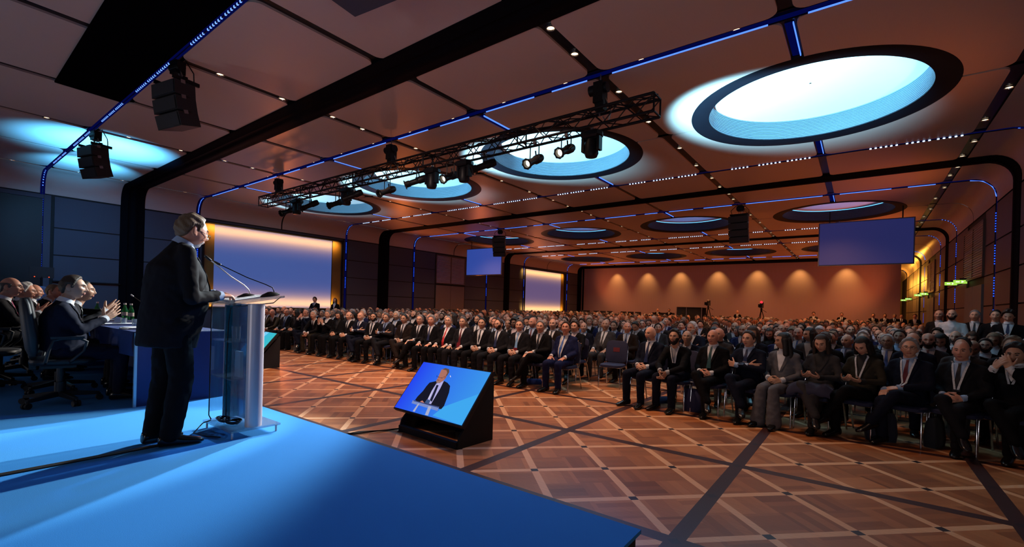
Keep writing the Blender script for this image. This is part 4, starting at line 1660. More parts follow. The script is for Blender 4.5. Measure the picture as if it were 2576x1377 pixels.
SHIRT = {n: cloth('shirt_' + n, c, .7) for n, c in (('white', (.62, .65, .70, 1)), ('pale blue', (.30, .42, .62, 1)), ('black', (.008, .008, .01, 1)), ('grey', (.30, .32, .35, 1)), ('plaid', (.42, .36, .40, 1)))}
TIE = {n: cloth('tie_' + n.replace(' ', '_'), c, .5) for n, c in (('black', (.006, .006, .01, 1)), ('navy', (.012, .02, .07, 1)), ('blue', (.04, .12, .42, 1)), ('light blue', (.18, .36, .62, 1)), ('red', (.42, .02, .025, 1)), ('maroon', (.09, .008, .015, 1)), ('teal', (.02, .07, .08, 1)), ('pink', (.6, .1, .22, 1)))}
HAIRC = {n: mat('hair_' + n.replace(' ', '_'), c, .55, noise=.3, nscale=90, stretch=(3, 1, .5)) for n, c in (('black', (.008, .007, .007, 1)), ('brown', (.028, .016, .010, 1)), ('grey', (.20, .19, .19, 1)), ('white', (.50, .49, .48, 1)), ('sandy', (.15, .10, .06, 1)), ('dark grey', (.07, .065, .065, 1)))}
m_eyew = mat('eye_white', (.42, .39, .37, 1), .3, noise=.03)
m_iris = mat('eye_iris', (.02, .012, .008, 1), .2, noise=.1)
m_lip = mat('lip', (.33, .11, .09, 1), .5, noise=.06)
m_eyezone = mat('eye_dark', (.03, .018, .014, 1), .4, noise=.1)  # colour of the eyes, laid on as dark patches
m_brow = mat('brow_dark', (.035, .022, .016, 1), .7, noise=.2)
m_glass_frame = mat('spectacle_frame', (.01, .01, .012, 1), .3, noise=.1)
m_lens_c = mat('spectacle_lens', (.9, .92, .95, 1), .05, trans=1.0, ior=1.05, noise=.01)
m_lany = mat('lanyard_white', (.55, .58, .62, 1), .7, noise=.5, nscale=60)
m_badge = {n: mat('badge_' + n, c, .4, noise=.2, nscale=30) for n, c in (('red', (.16, .012, .02, 1)), ('blue', (.06, .22, .48, 1)))}
m_shoe = mat('shoe_leather', (.006, .006, .007, 1), .22, noise=.1)
m_shoeb = mat('shoe_brown', (.06, .025, .012, 1), .3, noise=.1)

HAIR = {n: hair_mesh('hair_' + n, s) for n, s in (('short', dict(crown=.005)), ('full', dict(thick=.022, front=.082, side=.0, crown=.012, lump=.2)), ('receding', dict(front=.104, side=.008, thick=.012)), ('fringe', dict(side=.0, top=.058, thick=.010)),
                                                  ('speaker', dict(thick=.012, front=.098, side=.006, back=-.088, lump=.35, soft=.03, crown=.009)), ('swept', dict(thick=.020, front=.090, side=.0, back=-.10, crown=.006, lump=.22)), ('curly', dict(thick=.05, front=.07, side=-.03, back=-.10, lump=.25)),
                                                  ('long', dict(long=.24)), ('bob', dict(long=.14)))}
HAIR['shaved'] = None


def surf_y(x, z):
    """front face depth at a face point"""
    nz = z / .122
    nx = x / (.077 * (1 - (.30 * (-nz) ** 1.6 if nz < 0 else 0)))
    ny = math.sqrt(max(0.02, 1 - nx * nx - nz * nz))
    return head_pt((nx, ny, nz)).y


eb = MB()
eb.ball((0, 0, 0), (.0118, .0112, .0085), 14, 10)
eb.ball((0, .0042, 0), (.0068, .0080, .0068), 10, 8, mi=1)
EYE = eb.mesh('eye', [m_eyew, m_iris], smooth=True)
b = MB()
for s in (-1, 1):
    pts = [(s * x, surf_y(x, z) + .001, z) for x, z in ((.014, .030), (.024, .034), (.036, .035), (.048, .030))]
    b.tube(pts, [.0028, .0042, .004, .002], 6)
BROW = b.mesh('eyebrows', HAIRC['black'], smooth=True)
b = MB()
for zz, w in ((-.0545, .0052), (-.0625, .0058)):
    pts = [(x, surf_y(x, zz) - .001, zz - .09 * abs(x) * (1 if zz < -.06 else -1) * -.4) for x in (-.022, -.012, 0, .012, .022)]
    b.tube(pts, [.002, w, w * 1.05, w, .002], 8)
LIPS = b.mesh('lips', m_lip, smooth=True)


def glasses_mesh(drop=0.0):
    b = MB()
    for s in (-1, 1):
        yy = max(surf_y(.031, .012), surf_y(.02, .03)) + .012
        b.tube([(s * .034 + .023 * math.cos(t), yy - .10 * abs(.023 * math.cos(t)), .008 - drop + .016 * math.sin(t)) for t in [2 * PI * i / 20 for i in range(20)]], .0017, 6, closed=True)
        b.tube([(s * .056, yy - .006, .014 - drop), (s * .073, .055, .014 - drop * .7), (s * .082, .0, .012), (s * .083, -.02, .0)], .0018, 6)
    b.tube([(-.012, yy, .011 - drop), (0, yy + .004, .013 - drop), (.012, yy, .011 - drop)], .0017, 6)
    return b.mesh('glasses', m_glass_frame, smooth=True)


GLASSES = glasses_mesh()
GLASSES_LOW = glasses_mesh(.018)


def beard_mesh(name, lo, th):
    vs, fs, ms = [], [], []
    for j in range(NP + 1):
        for i in range(NA):
            n = sph(i, min(max(j, .02), NP - .02))
            p = head_pt(n)
            jawside = sstep((abs(p.x) - .03) / .03)
            ztop = -.046 + .045 * jawside
            m = sstep((ztop - p.z) / .010) * sstep((p.y - .0) / .02)
            mouth = gs(p.x, p.z, 0, -.0585, .022, .009)
            m *= 1 - sstep(mouth * 1.6 - .5)
            if lo == 'goatee':
                m *= 1 - sstep((abs(p.x) - .028) / .012)
            ms.append(m)
            nn = Vector((n[0] / .077, n[1] / .1, n[2] / .122)).normalized()
            vs.append(p + nn * (th * m - .003 * (1 - m)))
    for j in range(NP):
        for i in range(NA):
            k = (i + 1) % NA
            q = (j * NA + i, (j + 1) * NA + i, (j + 1) * NA + k, j * NA + k)
            if max(ms[t] for t in q) > .02:
                fs.append(q)
    used = sorted({i for q in fs for i in q})
    mp = {a: b for b, a in enumerate(used)}
    mb2 = MB()
    mb2.add([vs[a] for a in used], [tuple(mp[i] for i in q) for q in fs])
    return mb2.mesh(name, HAIRC['black'], smooth=True)


BEARD = beard_mesh('beard', 'full', .006)
GOATEE = beard_mesh('goatee', 'goatee', .0035)


def hand_mb(mb, wrist, d, n, side, curl=.35, spread=.08, k=1.0):
    """palm, four jointed fingers and a thumb; d = finger direction, n = way the palm looks, side = +1 right hand, -1 left hand"""
    wrist, d, n = Vector(wrist), Vector(d).normalized(), Vector(n)
    n = (n - d * n.dot(d)).normalized()
    s = d.cross(n) * side          # towards the thumb
    for i in range(4):
        o = (1.5 - i) * .0205 * k
        kn = wrist + d * (.094 - .006 * abs(i - 1)) * k + s * o
        mb.capsule(wrist + d * .008 + s * o * .7, kn, .0145 * k, .0115 * k, 10, (n, .85))
        L = ((.042, .026, .020), (.046, .029, .021), (.042, .027, .020), (.033, .021, .017))[i]
        c = curl * (1 + .12 * i)
        dd = (d + s * (1.5 - i) * spread).normalized()
        p = kn
        rad = .0098 * k
        for q, ln in enumerate(L):
            ax = dd.cross(n).normalized()
            dd = Matrix.Rotation(c * (.8 if q == 0 else 1.0), 3, ax) @ dd
            e = p + dd * ln * k
            mb.capsule(p, e, rad, rad * .88, 10)
            p = e
            rad *= .9
    p = wrist + s * .022 * k + d * .018 * k
    dd = (d * .62 + s * .72 + n * .25).normalized()
    rad = .0135 * k
    for ln in (.044, .032, .026):
        e = p + dd * ln * k
        mb.capsule(p, e, rad, rad * .85, 10)
        p = e
        rad *= .85
        dd = (dd + d * .22 + n * .12).normalized()


def shoe_mesh(ank, toe, name='shoe'):
    a, t = Vector(ank), Vector(toe)
    d = t - a
    dz = d.z
    d.normalize()
    upv = Vector((0, 0, 1))
    if abs(d.z) > .9:
        upv = Vector((0, 1, 0))
    s = d.cross(upv).normalized()
    u = s.cross(d)
    base = a - u * .0
    mb = MB()
    secs = [(-.075, .024, -.085, -.02), (-.065, .036, -.09, .0), (-.02, .038, -.09, .015), (.04, .040, -.09, -.01), (.10, .046, -.09, -.032), (.15, .044, -.09, -.045), (.19, .034, -.088, -.055), (.207, .014, -.084, -.066)]
    rings = []
    for x, w, zb, zt in secs:
        ring = []
        for i in range(14):
            an = 2 * PI * i / 14
            cx, cz = math.cos(an), math.sin(an)
            zz = (zt + zb) / 2 + (zt - zb) / 2 * (abs(cz) ** .7 * (1 if cz > 0 else -1))
            ring.append(base + d * x + s * (w * (abs(cx) ** .8) * (1 if cx > 0 else -1)) + u * zz)
        rings.append(ring)
    mb.loft(rings)
    return mb.mesh(name, m_shoe, smooth=50)


def sideswap(J):
    return J


def make_person(name, J, vox=.0052, fat=1.0, vlen=.27, woman=False, cvox=.011, flare=0.0, coat=None):
    """builds the meshes of one figure from its joints; local frame: faces +y, x to its right"""
    V = {k: Vector(v) if isinstance(v, (tuple, list)) and len(v) == 3 and not k.startswith('_') else v for k, v in J.items()}
    H = Matrix.Translation(V['head']) @ Matrix.Rotation(J.get('hyaw', 0), 4, 'Z') @ Matrix.Rotation(J.get('hpitch', 0), 4, 'X') @ Matrix.Rotation(J.get('hroll', 0), 4, 'Y')
    hs = J.get('hscale', .97)
    H = H @ Matrix.Scale(hs, 4)
    out = {'head': H}
    # ---- skin: one closed body
    b = MB()
    head_mb(b, H)
    nb, hd = V['neck'], V['head']
    low = H @ Vector((0, -.022, -.075))
    nr = .048 if woman else .057
    b.capsule(nb + Vector((0, -.005, -.03)), low, nr + .006, nr, 16)
    b.capsule(V['chest'], nb, .07, .06, 12)
    b.capsule(V['pelvis'], V['chest'], .06, .06, 10)
    for sd in ('R', 'L'):
        sg = 1 if sd == 'R' else -1
        b.capsule(V['chest'], V['sh' + sd], .04, .035, 10)
        b.capsule(V['sh' + sd], V['el' + sd], .035, .03, 10)
        b.capsule(V['el' + sd], V['wr' + sd], .030, .026, 10, (V['hn' + sd], .8))
        hand_mb(b, V['wr' + sd], V['hd' + sd], V['hn' + sd], sg, J.get('curl' + sd, .35), J.get('spread', .07), .9 if woman else 1.0)
        b.capsule(V['pelvis'], V['hip' + sd], .05, .05, 10)
        b.capsule(V['hip' + sd], V['kn' + sd], .05, .04, 10)
        b.capsule(V['kn' + sd], V['kn' + sd].lerp(V['an' + sd], .95), .035, .022, 10)
    out['body'] = voxel(b, vox, 3, .5, 'body')
    me = out['body']
    for m_ in (M_SKIN, m_eyezone, m_brow, m_lip):
        me.materials.append(m_)
    Hi = H.inverted()
    hc = V['head']
    for pg in me.polygons:
        c0 = pg.center
        if (c0 - hc).length > .16:
            continue
        c0 = Hi @ c0
        if c0.y < .045:
            continue
        ax = abs(c0.x)
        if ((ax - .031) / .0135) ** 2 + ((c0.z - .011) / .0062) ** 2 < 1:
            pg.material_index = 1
        elif .013 < ax < .047 and abs(c0.z - (.033 - .15 * abs(ax - .03))) < .0042:
            pg.material_index = 2
        elif ax < .023 and abs(c0.z + .058) < .0065 - .15 * max(0, ax - .01):
            pg.material_index = 3
    # ---- jacket
    j = MB()
    X = (V['shR'] - V['shL']).normalized()
    pel, ch, nk = V['pelvis'], V['chest'], V['neck']
    hem = J.get('hem', -.05)
    sp = [(pel + (pel - ch).normalized() * -hem * -1, .178, .135), (pel, .182, .140), (pel.lerp(ch, .35), .168, .138), (pel.lerp(ch, .7), .176, .136), (ch, .180, .132), (ch.lerp(nk, .40), .160, .115), (ch.lerp(nk, .72), .105, .088), (nk + (nk - ch) * .02, .066, .064)]
    if woman:
        sp = [(c, a * .88, q * .88) for c, a, q in sp]
    belly = J.get('belly', 0.0)
    dp = J.get('deep', 1.0)
    rings = []
    for i, (c, a, q) in enumerate(sp):
        q = q * (dp if i < 5 else 1.0)
        dirv = (sp[min(i + 1, len(sp) - 1)][0] - sp[max(i - 1, 0)][0]).normalized()
        Y = dirv.cross(X).normalized()
        k = fat if i < 6 else 1.0
        bl = belly * math.exp(-((i - 2.2) / 1.3) ** 2)
        ring = []
        for t in range(28):
            an = 2 * PI * t / 28
            cy = math.sin(an)
            ring.append(c + X * (a * k * math.cos(an)) + Y * (q * k * cy + (bl if cy > 0 else 0) * cy))
        rings.append(ring)
    j.loft(rings)
    for sg in (-1, 1):
        e = V['shR'] if sg > 0 else V['shL']
        j.capsule(nk + X * (.035 * sg) + Vector((0, -.01, -.035)), e + Vector((0, 0, .004)), .048, .060, 14)
        j.capsule(ch.lerp(nk, .5) + X * (.05 * sg), e - X * (.03 * sg) + Vector((0, 0, -.04)), .085, .075, 14)
    for sd in ('R', 'L'):
        w = V['el' + sd].lerp(V['wr' + sd], .90)
        ra = .056 * (.86 if woman else 1.0)
        j.capsule(V['sh' + sd], V['el' + sd], ra * 1.08, ra * .92, 14)
        j.capsule(V['el' + sd], w, ra * .92, ra * .72, 14)
    out['jacket'] = voxel(j, cvox, 9, .5, 'jacket', (.016, .075))
    bvh = BVHTree.FromPolygons([v.co for v in out['jacket'].vertices], [tuple(p.vertices) for p in out['jacket'].polygons])
    # ---- trousers
    t = MB()
    for sd in ('R', 'L'):
        lw = J.get('legs', 1.0)
        t.capsule(V['hip' + sd], V['kn' + sd], .088 * fat, .066 * lw, 16)
        e = V['kn' + sd].lerp(V['an' + sd], 1.02)
        t.capsule(V['kn' + sd], e, .066 * lw, .056 * lw + flare, 16)
        if flare:
            t.capsule(V['kn' + sd].lerp(V['an' + sd], .6), V['an' + sd] + Vector((0, 0, -.03)), .06, .06 + flare, 16)
        t.capsule(pel + Vector((0, 0, .03)), V['hip' + sd], .115 * fat, .10 * fat, 14)
    out['trousers'] = voxel(t, cvox, 6, .5, 'trousers', (.014, .07))
    # ---- shirt front, tie, lapels laid on the jacket
    yaw0 = math.atan2(X.y, X.x)
    F = Vector((-X.y, X.x, 0)).normalized()
    cc = nk

    def hit(x, z, off):
        o = cc + X * x + F * 1.0
        o.z = nk.z + z
        h = bvh.ray_cast(o, -F, 2.0)
        if h[0] is None:
            p = cc + X * x + F * .08
            p.z = nk.z + z
            return p
        n = h[1]
        return h[0] + F * off

    def patch(mb, rows, nx, off, mi=0):
        vs, fs = [], []
        for z, xa, xb in rows:
            for i in range(nx + 1):
                vs.append(hit(xa + (xb - xa) * i / nx, z, off))
        for r in range(len(rows) - 1):
            for i in range(nx):
                a = r * (nx + 1) + i
                fs.append((a, a + 1, a + nx + 2, a + nx + 1))
        mb.add(vs, fs, mi)
        k = len(mb.v) - len(vs)
    nrow = 16
    zt = -.012
    Wt = .066

    def wv(f):
        return Wt * (1 - f) ** .85 + .006
    sh = MB()
    patch(sh, [(zt - vlen * f, -wv(f), wv(f)) for f in [i / nrow for i in range(nrow + 1)]], 8, .006)
    # collar and cuffs
    axis = (low - nb).normalized()
    fr_ = frame_to(axis, F)
    sh.lathe([(nr + .015, -.026), (nr + .011, .004), (nr + .007, .024), (nr + .001, .021)], 24, nb + axis * .008, axis=fr_)
    for sd in ('R', 'L'):
        dv = (V['wr' + sd] - V['el' + sd]).normalized()
        a = V['el' + sd].lerp(V['wr' + sd], .93)
        a = V['el' + sd].lerp(V['wr' + sd], .90) + dv * .03
        sh.tube([a - dv * .04, a + dv * .014, a + dv * .016, a + dv * .0], [.0375, .0375, .036, .031], 16, caps=False)
    out['shirt'] = sh.mesh('shirt', SHIRT['white'], smooth=60)
    lp = MB()
    for s in (-1, 1):
        rows = []
        for i in range(nrow + 1):
            f = i / nrow
            w0 = wv(f) - .004
            lw = .052 * (1 - f) ** .4 * min(1, .45 + f * 2.2)
            if f > .42 and f < .5:
                lw *= .98
            rows.append((zt - vlen * f, s * w0, s * (w0 + lw)))
        patch(lp, rows, 4, .011)
    out['lapel'] = lp.mesh('lapel', SUIT['black'], smooth=60)
    ti = MB()
    rows = [(.0, -.017, .017), (-.022, -.015, .015), (-.03, -.012, .012)]
    for i in range(1, 15):
        f = i / 14
        z = -.03 - (vlen + .03) * f
        h = .012 + .022 * f
        rows.append((z, -h, h))
    patch(ti, rows, 4, .013)
    out['tie'] = ti.mesh('tie', TIE['black'], smooth=60)
    la = MB()
    for s in (-1, 1):
        rows = []
        for i in range(13):
            f = i / 12
            x = s * (.072 - .058 * f)
            rows.append((.01 - (vlen + .05) * f, x - .010, x + .010))
        patch(la, rows, 2, .019)
    out['lanyard'] = la.mesh('lanyard', m_lany, smooth=60)
    bd = MB()
    c = hit(0, .01 - (vlen + .05) - .055, .022)
    c2 = hit(0, .01 - (vlen + .05), .022)
    upb = (c2 - c).normalized()
    m = Matrix((X, upb.cross(X) * -1, upb)).transposed()
    bd.box(c, (.092, .006, .115), m)
    out['badge'] = bd.mesh('badge', m_badge['red'])
    for sd in ('R', 'L'):
        out['shoe' + sd] = shoe_mesh(V['an' + sd], V['to' + sd])
    return out


# ---- poses, seated: seat at 0.46 m
def seated(**kw):
    J = dict(pelvis=(0, -.02, .545), chest=(0, -.075, .84), neck=(0, -.055, 1.005), head=(0, -.018, 1.130), shR=(.168, -.07, .918), shL=(-.168, -.07, .918),
             hipR=(.09, .02, .52), hipL=(-.09, .02, .52), knR=(.125, .44, .50), knL=(-.125, .44, .50), anR=(.13, .42, .10), anL=(-.13, .42, .10), toR=(.155, .55, .10), toL=(-.155, .55, .10),
             elR=(.225, -.02, .68), elL=(-.225, -.02, .68), wrR=(.145, .24, .615), wrL=(-.145, .24, .615), hdR=(-.2, .9, -.32), hdL=(.2, .9, -.32), hnR=(0, -.3, -1), hnL=(0, -.3, -1))
    J.update(kw)
    return J


LAP = dict(elR=(.225, -.02, .68), elL=(-.225, -.02, .68), wrR=(.085, .20, .625), wrL=(-.085, .21, .615), hdR=(-.62, .72, -.12), hdL=(.62, .72, -.12), hnR=(-.6, -.5, -.5), hnL=(.6, -.5, -.4), curlR=.5, curlL=.55)
CROSSARM = dict(elR=(.235, .07, .74), elL=(-.235, .06, .72), wrR=(-.075, .125, .765), wrL=(.075, .195, .765), hdR=(-1, -.28, .0), hdL=(.95, -.30, .08), hnR=(0, -1, 0), hnL=(-.3, -1, 0), curlR=.2, curlL=.35)
CLAP = dict(elR=(.23, .04, .72), elL=(-.23, .04, .72), wrR=(.075, .25, .88), wrL=(-.055, .25, .87), hdR=(-.15, .45, .88), hdL=(.1, .45, .88), hnR=(-1, 0, .1), hnL=(1, 0, .1), curlR=.12, curlL=.12)
CROSSLEG = dict(knR=(.03, .43, .60), anR=(-.17, .49, .26), toR=(-.24, .60, .22), knL=(-.11, .42, .50), anL=(-.10, .38, .10), toL=(-.12, .51, .10))
CROSSLEG2 = dict(knL=(-.03, .43, .60), anL=(.17, .49, .26), toL=(.24, .60, .22), knR=(.11, .42, .50), anR=(.10, .38, .10), toR=(.12, .51, .10))
LEAN = dict(chest=(0, .03, .82), neck=(0, .10, .97), head=(0, .165, 1.10), shR=(.168, .075, .89), shL=(-.168, .075, .89), elR=(.20, .27, .66), elL=(-.20, .27, .66), wrR=(.06, .44, .60), wrL=(-.06, .45, .59),
            hdR=(-.4, .55, -.7), hdL=(.4, .55, -.7), hnR=(-.9, 0, -.2), hnL=(.9, 0, -.2), curlR=.4, curlL=.45)
FACE = dict(elR=(.22, .12, .73), elL=(-.22, .12, .73), wrR=(.10, .20, .97), wrL=(-.02, .19, .99), hdR=(-.5, -.1, .8), hdL=(.35, -.15, .85), hnR=(-.6, -.8, 0), hnL=(.3, -.9, 0), curlR=.3, curlL=.3)
PHONE = dict(elR=(.23, .0, .70), elL=(-.23, .0, .70), wrR=(.10, .22, .70), wrL=(-.10, .22, .70), hdR=(-.7, .6, .15), hdL=(.7, .6, .15), hnR=(-.3, -.3, .8), hnL=(.3, -.3, .8), curlR=.5, curlL=.5, hpitch=-.5)
ONEHAND = dict(elR=(.225, -.02, .68), elL=(-.222, .02, .70), wrR=(.145, .24, .615), wrL=(.02, .20, .66), hdL=(.9, .4, -.2), hnL=(0, -.4, -.9), curlL=.3)


def P(name, *ds, **kw):
    opt = {k: kw.pop(k) for k in list(kw) if k in ('fat', 'vlen', 'woman', 'flare', 'vox', 'cvox')}
    J = seated()
    for d in ds:
        J.update(d)
    J.update(kw)
    return make_person(name, J, **opt)


PROTO = {}
PROTO['thighs'] = P('thighs', hyaw=.25, hpitch=.08)
PROTO['thighs_stout'] = P('thighs_stout', hyaw=.35, hpitch=.18, fat=1.16, belly=.05, vlen=.36)
PROTO['lap'] = P('lap', LAP, hyaw=-.05)
PROTO['lap_turn'] = P('lap_turn', LAP, hyaw=.35, hpitch=.03)
PROTO['crossed'] = P('crossed', CROSSARM, CROSSLEG, hyaw=.2, vlen=.17)
PROTO['crossed_plain'] = P('crossed_plain', CROSSARM, hyaw=-.25, vlen=.17)
PROTO['legover'] = P('legover', LAP, CROSSLEG, hyaw=.1)
PROTO['legover2'] = P('legover2', ONEHAND, CROSSLEG2, hyaw=.3, hpitch=.05)
PROTO['lean'] = P('lean', LEAN, hyaw=.2, hpitch=.1, vlen=.22)
PROTO['clap'] = P('clap', CLAP, hyaw=.2, vlen=.16)
PROTO['facehands'] = P('facehands', FACE, CROSSLEG, hyaw=.1, hpitch=-.15, vlen=.16)
PROTO['woman_lap'] = P('woman_lap', LAP, dict(knR=(.075, .43, .50), knL=(-.075, .43, .50), anR=(.10, .45, .10), anL=(-.10, .45, .10), toR=(.12, .57, .10), toL=(-.12, .57, .10)), hyaw=-.75, hpitch=-.1, woman=True, flare=.035, shR=(.148, -.07, .912), shL=(-.148, -.07, .912), hscale=.93)
PROTO['woman_legover'] = P('woman_legover', PHONE, CROSSLEG, hyaw=.15, woman=True, shR=(.148, -.07, .912), shL=(-.148, -.07, .912), hscale=.93, vlen=.24, hpitch=-.3)
PROTO['woman_down'] = P('woman_down', PHONE, CROSSLEG2, woman=True, shR=(.148, -.07, .912), shL=(-.148, -.07, .912), hscale=.93, vlen=.24, hpitch=-.55, head=(0, .0, 1.13))


def flat_colour(m):
    vm = [n for n in m.node_tree.nodes if n.type == 'VECT_MATH']
    v = tuple(vm[0].inputs[0].default_value) if vm else tuple(m.node_tree.nodes['Principled BSDF'].inputs['Base Color'].default_value)[:3]
    return (v[0], v[1], v[2], 1.0)


KINDM = dict(body=M_SKIN, jacket=M_CLOTH, trousers=M_CLOTH, lapel=M_CLOTH, shirt=M_SHIRT, tie=M_TIE, hair=M_HAIR, beard=M_HAIR, eyebrows=M_HAIR, badge=M_BADGE)


def child(name, me, root, m=None, M4=None):
    o = bpy.data.objects.new(name, me)
    COL.objects.link(o)
    o.parent = root
    k = KINDM.get(name)
    if k is not None:
        if not me.materials:
            me.materials.append(k)
        elif me.materials[0] is not k:
            me.materials[0] = k
        o.color = flat_colour(m)
    if M4 is not None:
        o.matrix_local = M4
    return o


def brown_shoe(me):
    c = me.copy()
    c.materials[0] = m_shoeb
    return c


def person(proto, loc, rz, label, skin=0, suit='black', beardc=None, trousers=None, shirt='white', tie='black', hair='short', hairc='black', glasses=False, beard=None, lanyard=False, badge=None,
           detail=2, scale=1.0, group=None, shoes=None, z0=0.0, cat='person', name='person'):
    p = PROTO[proto] if isinstance(proto, str) else proto
    t = empty(name, label, cat, loc, rz, group)
    t.scale = (scale, scale, scale)
    H = p['head']
    child('body', p['body'], t, SKIN[skin])
    jk = child('jacket', p['jacket'], t, SUIT[suit])
    if detail >= 1:
        child('shirt', p['shirt'], t, SHIRT[shirt])
    hm = HAIR.get(hair)
    if hm is not None:
        child('hair', hm, t, HAIRC[hairc], H)
    if detail >= 1:
        child('trousers', p['trousers'], t, SUIT[trousers or suit])
    if tie and detail >= 1:
        child('tie', p['tie'], t, TIE[tie])
    if beard:
        child('beard', BEARD if beard == 'beard' else GOATEE, t, HAIRC[beardc or hairc], H)
    if glasses:
        child('glasses', GLASSES if glasses is True else GLASSES_LOW, t, m_glass_frame, H)
    if lanyard and detail >= 1:
        ln = child('lanyard', p['lanyard'], t, m_lany)
    if badge:
        child('badge', p['badge'], t, m_badge[badge])
    if detail >= 2:
        child('lapel', p['lapel'], jk, SUIT[suit])
        for s in ('R', 'L'):
            child('shoe', p['shoe' + s] if shoes is None else brown_shoe(p['shoe' + s]), t)
        for s in (-1, 1):
            child('eye', EYE, t, None, H @ Matrix.Translation((s * .031, surf_y(.031, .012) - .0075, .012)))
        child('eyebrows', BROW, t, HAIRC[hairc], H)
        child('lips', LIPS, t, m_lip, H)
    return t
# ---- more figures: the speaker, standing people, turned-away seat mates
def standing(**kw):
    J = dict(pelvis=(0, 0, .95), chest=(0, -.02, 1.27), neck=(0, -.015, 1.445), head=(0, .015, 1.59), shR=(.172, -.025, 1.36), shL=(-.172, -.025, 1.36), hipR=(.09, 0, .93), hipL=(-.09, 0, .93),
             knR=(.11, .02, .50), knL=(-.11, .02, .50), anR=(.12, -.03, .10), anL=(-.12, -.03, .10), toR=(.16, .10, .10), toL=(-.16, .10, .10), elR=(.235, -.03, 1.08), elL=(-.235, -.03, 1.08), hem=.20)
    J.update(kw)
    return J


S_CLASP = dict(wrR=(.075, .17, .93), wrL=(-.075, .17, .93), hdR=(-.7, .2, -.65), hdL=(.7, .2, -.65), hnR=(-.3, -.9, .1), hnL=(.3, -.9, .1), curlR=.5, curlL=.5)
S_CROSS = dict(elR=(.235, .05, 1.10), elL=(-.235, .05, 1.10), wrR=(-.03, .165, 1.16), wrL=(.04, .185, 1.11), hdR=(-1, -.05, .12), hdL=(1, -.08, .1), hnR=(0, -1, 0), hnL=(0, -1, 0), curlR=.25, curlL=.3)
S_PHONE = dict(elR=(.22, -.0, 1.08), elL=(-.22, .0, 1.08), wrR=(.08, .23, 1.14), wrL=(-.08, .23, 1.12), hdR=(-.6, .6, .4), hdL=(.6, .6, .4), hnR=(-.4, -.5, .6), hnL=(.4, -.5, .6), curlR=.5, curlL=.5, hpitch=-.4)
PROTO['stand_clasp'] = make_person('stand_clasp', standing(**S_CLASP))
PROTO['stand_cross'] = make_person('stand_cross', standing(**S_CROSS), vlen=.18)
PROTO['stand_phone'] = make_person('stand_phone', standing(**S_PHONE), vlen=.2)
PROTO['stand_woman'] = make_person('stand_woman', standing(**dict(S_CLASP, shR=(.15, -.025, 1.34), shL=(-.15, -.025, 1.34), hscale=.93)), woman=True)

SPK = dict(pelvis=(0, -.03, .95), chest=(0, .0, 1.31), neck=(0, .04, 1.515), head=(0, .095, 1.618), hpitch=-.20, hyaw=.10, hscale=1.06, shR=(.185, .015, 1.425), shL=(-.185, .015, 1.425), hipR=(.10, -.02, .92), hipL=(-.10, -.02, .92),
           knR=(.115, .02, .50), knL=(-.115, -.02, .50), anR=(.10, -.035, .095), anL=(-.10, -.085, .095), toR=(.13, .10, .095), toL=(-.13, .045, .095),
           elR=(.262, .02, 1.10), elL=(-.25, .04, 1.10), wrR=(.15, .245, 1.125), wrL=(-.12, .30, 1.14), hdR=(-.28, .92, .05), hdL=(.4, .9, .05), hnR=(-.25, .0, -1), hnL=(.1, 0, -1), curlR=.72, curlL=.5, belly=.06, hem=.22, deep=1.22, legs=1.22)
PROTO['speaker'] = make_person('speaker', SPK, vox=.0042, fat=1.12, vlen=.33, cvox=.009)
APPL = dict(elR=(.23, .10, .745), elL=(-.23, .10, .745), wrR=(.085, .30, .86), wrL=(-.075, .30, .86), hdR=(-.30, .70, .62), hdL=(.26, .70, .62), hnR=(-1, -.1, .0), hnL=(1, -.1, .0), curlR=.10, curlL=.14, spread=.10)
PROTO['applaud'] = P('applaud', APPL, dict(chest=(0, -.04, .86), neck=(0, .0, 1.03), head=(0, .055, 1.175), shR=(.172, -.03, .945), shL=(-.172, -.03, .945), belly=.05, hscale=1.0), hyaw=-.35, hpitch=-.02, fat=1.1, vox=.0045, vlen=.2)
PROTO['applaud_lean'] = P('applaud_lean', dict(APPL, wrR=(.085, .36, .92), wrL=(-.075, .36, .92)), dict(chest=(0, .02, .85), neck=(0, .09, 1.01), head=(0, .16, 1.15), shR=(.168, .06, .93), shL=(-.168, .06, .93)), hyaw=-.3, vlen=.2, vox=.0048)
PROTO['clap_r'] = P('clap_r', CLAP, hyaw=-.45, vlen=.16)
PROTO['thighs_r'] = P('thighs_r', hyaw=-.1, hpitch=.0)
PROTO['lap_r'] = P('lap_r', LAP, hyaw=-.12, hpitch=-.02)
PROTO['crossed_r'] = P('crossed_r', CROSSARM, CROSSLEG, hyaw=.0, vlen=.17)
PROTO['down'] = P('down', LAP, hyaw=.1, hpitch=-.45)
# ================================================================== who is there
# ---- audience chairs
m_seat = mat('chair_fabric_navy', (.012, .016, .055, 1), .75, noise=.15, nscale=120)
m_chrome = mat('chair_chrome', (.55, .56, .6, 1), .15, metal=1.0, noise=.05)
m_tag = mat('chair_label_red', (.12, .012, .02, 1), .5, noise=.1)


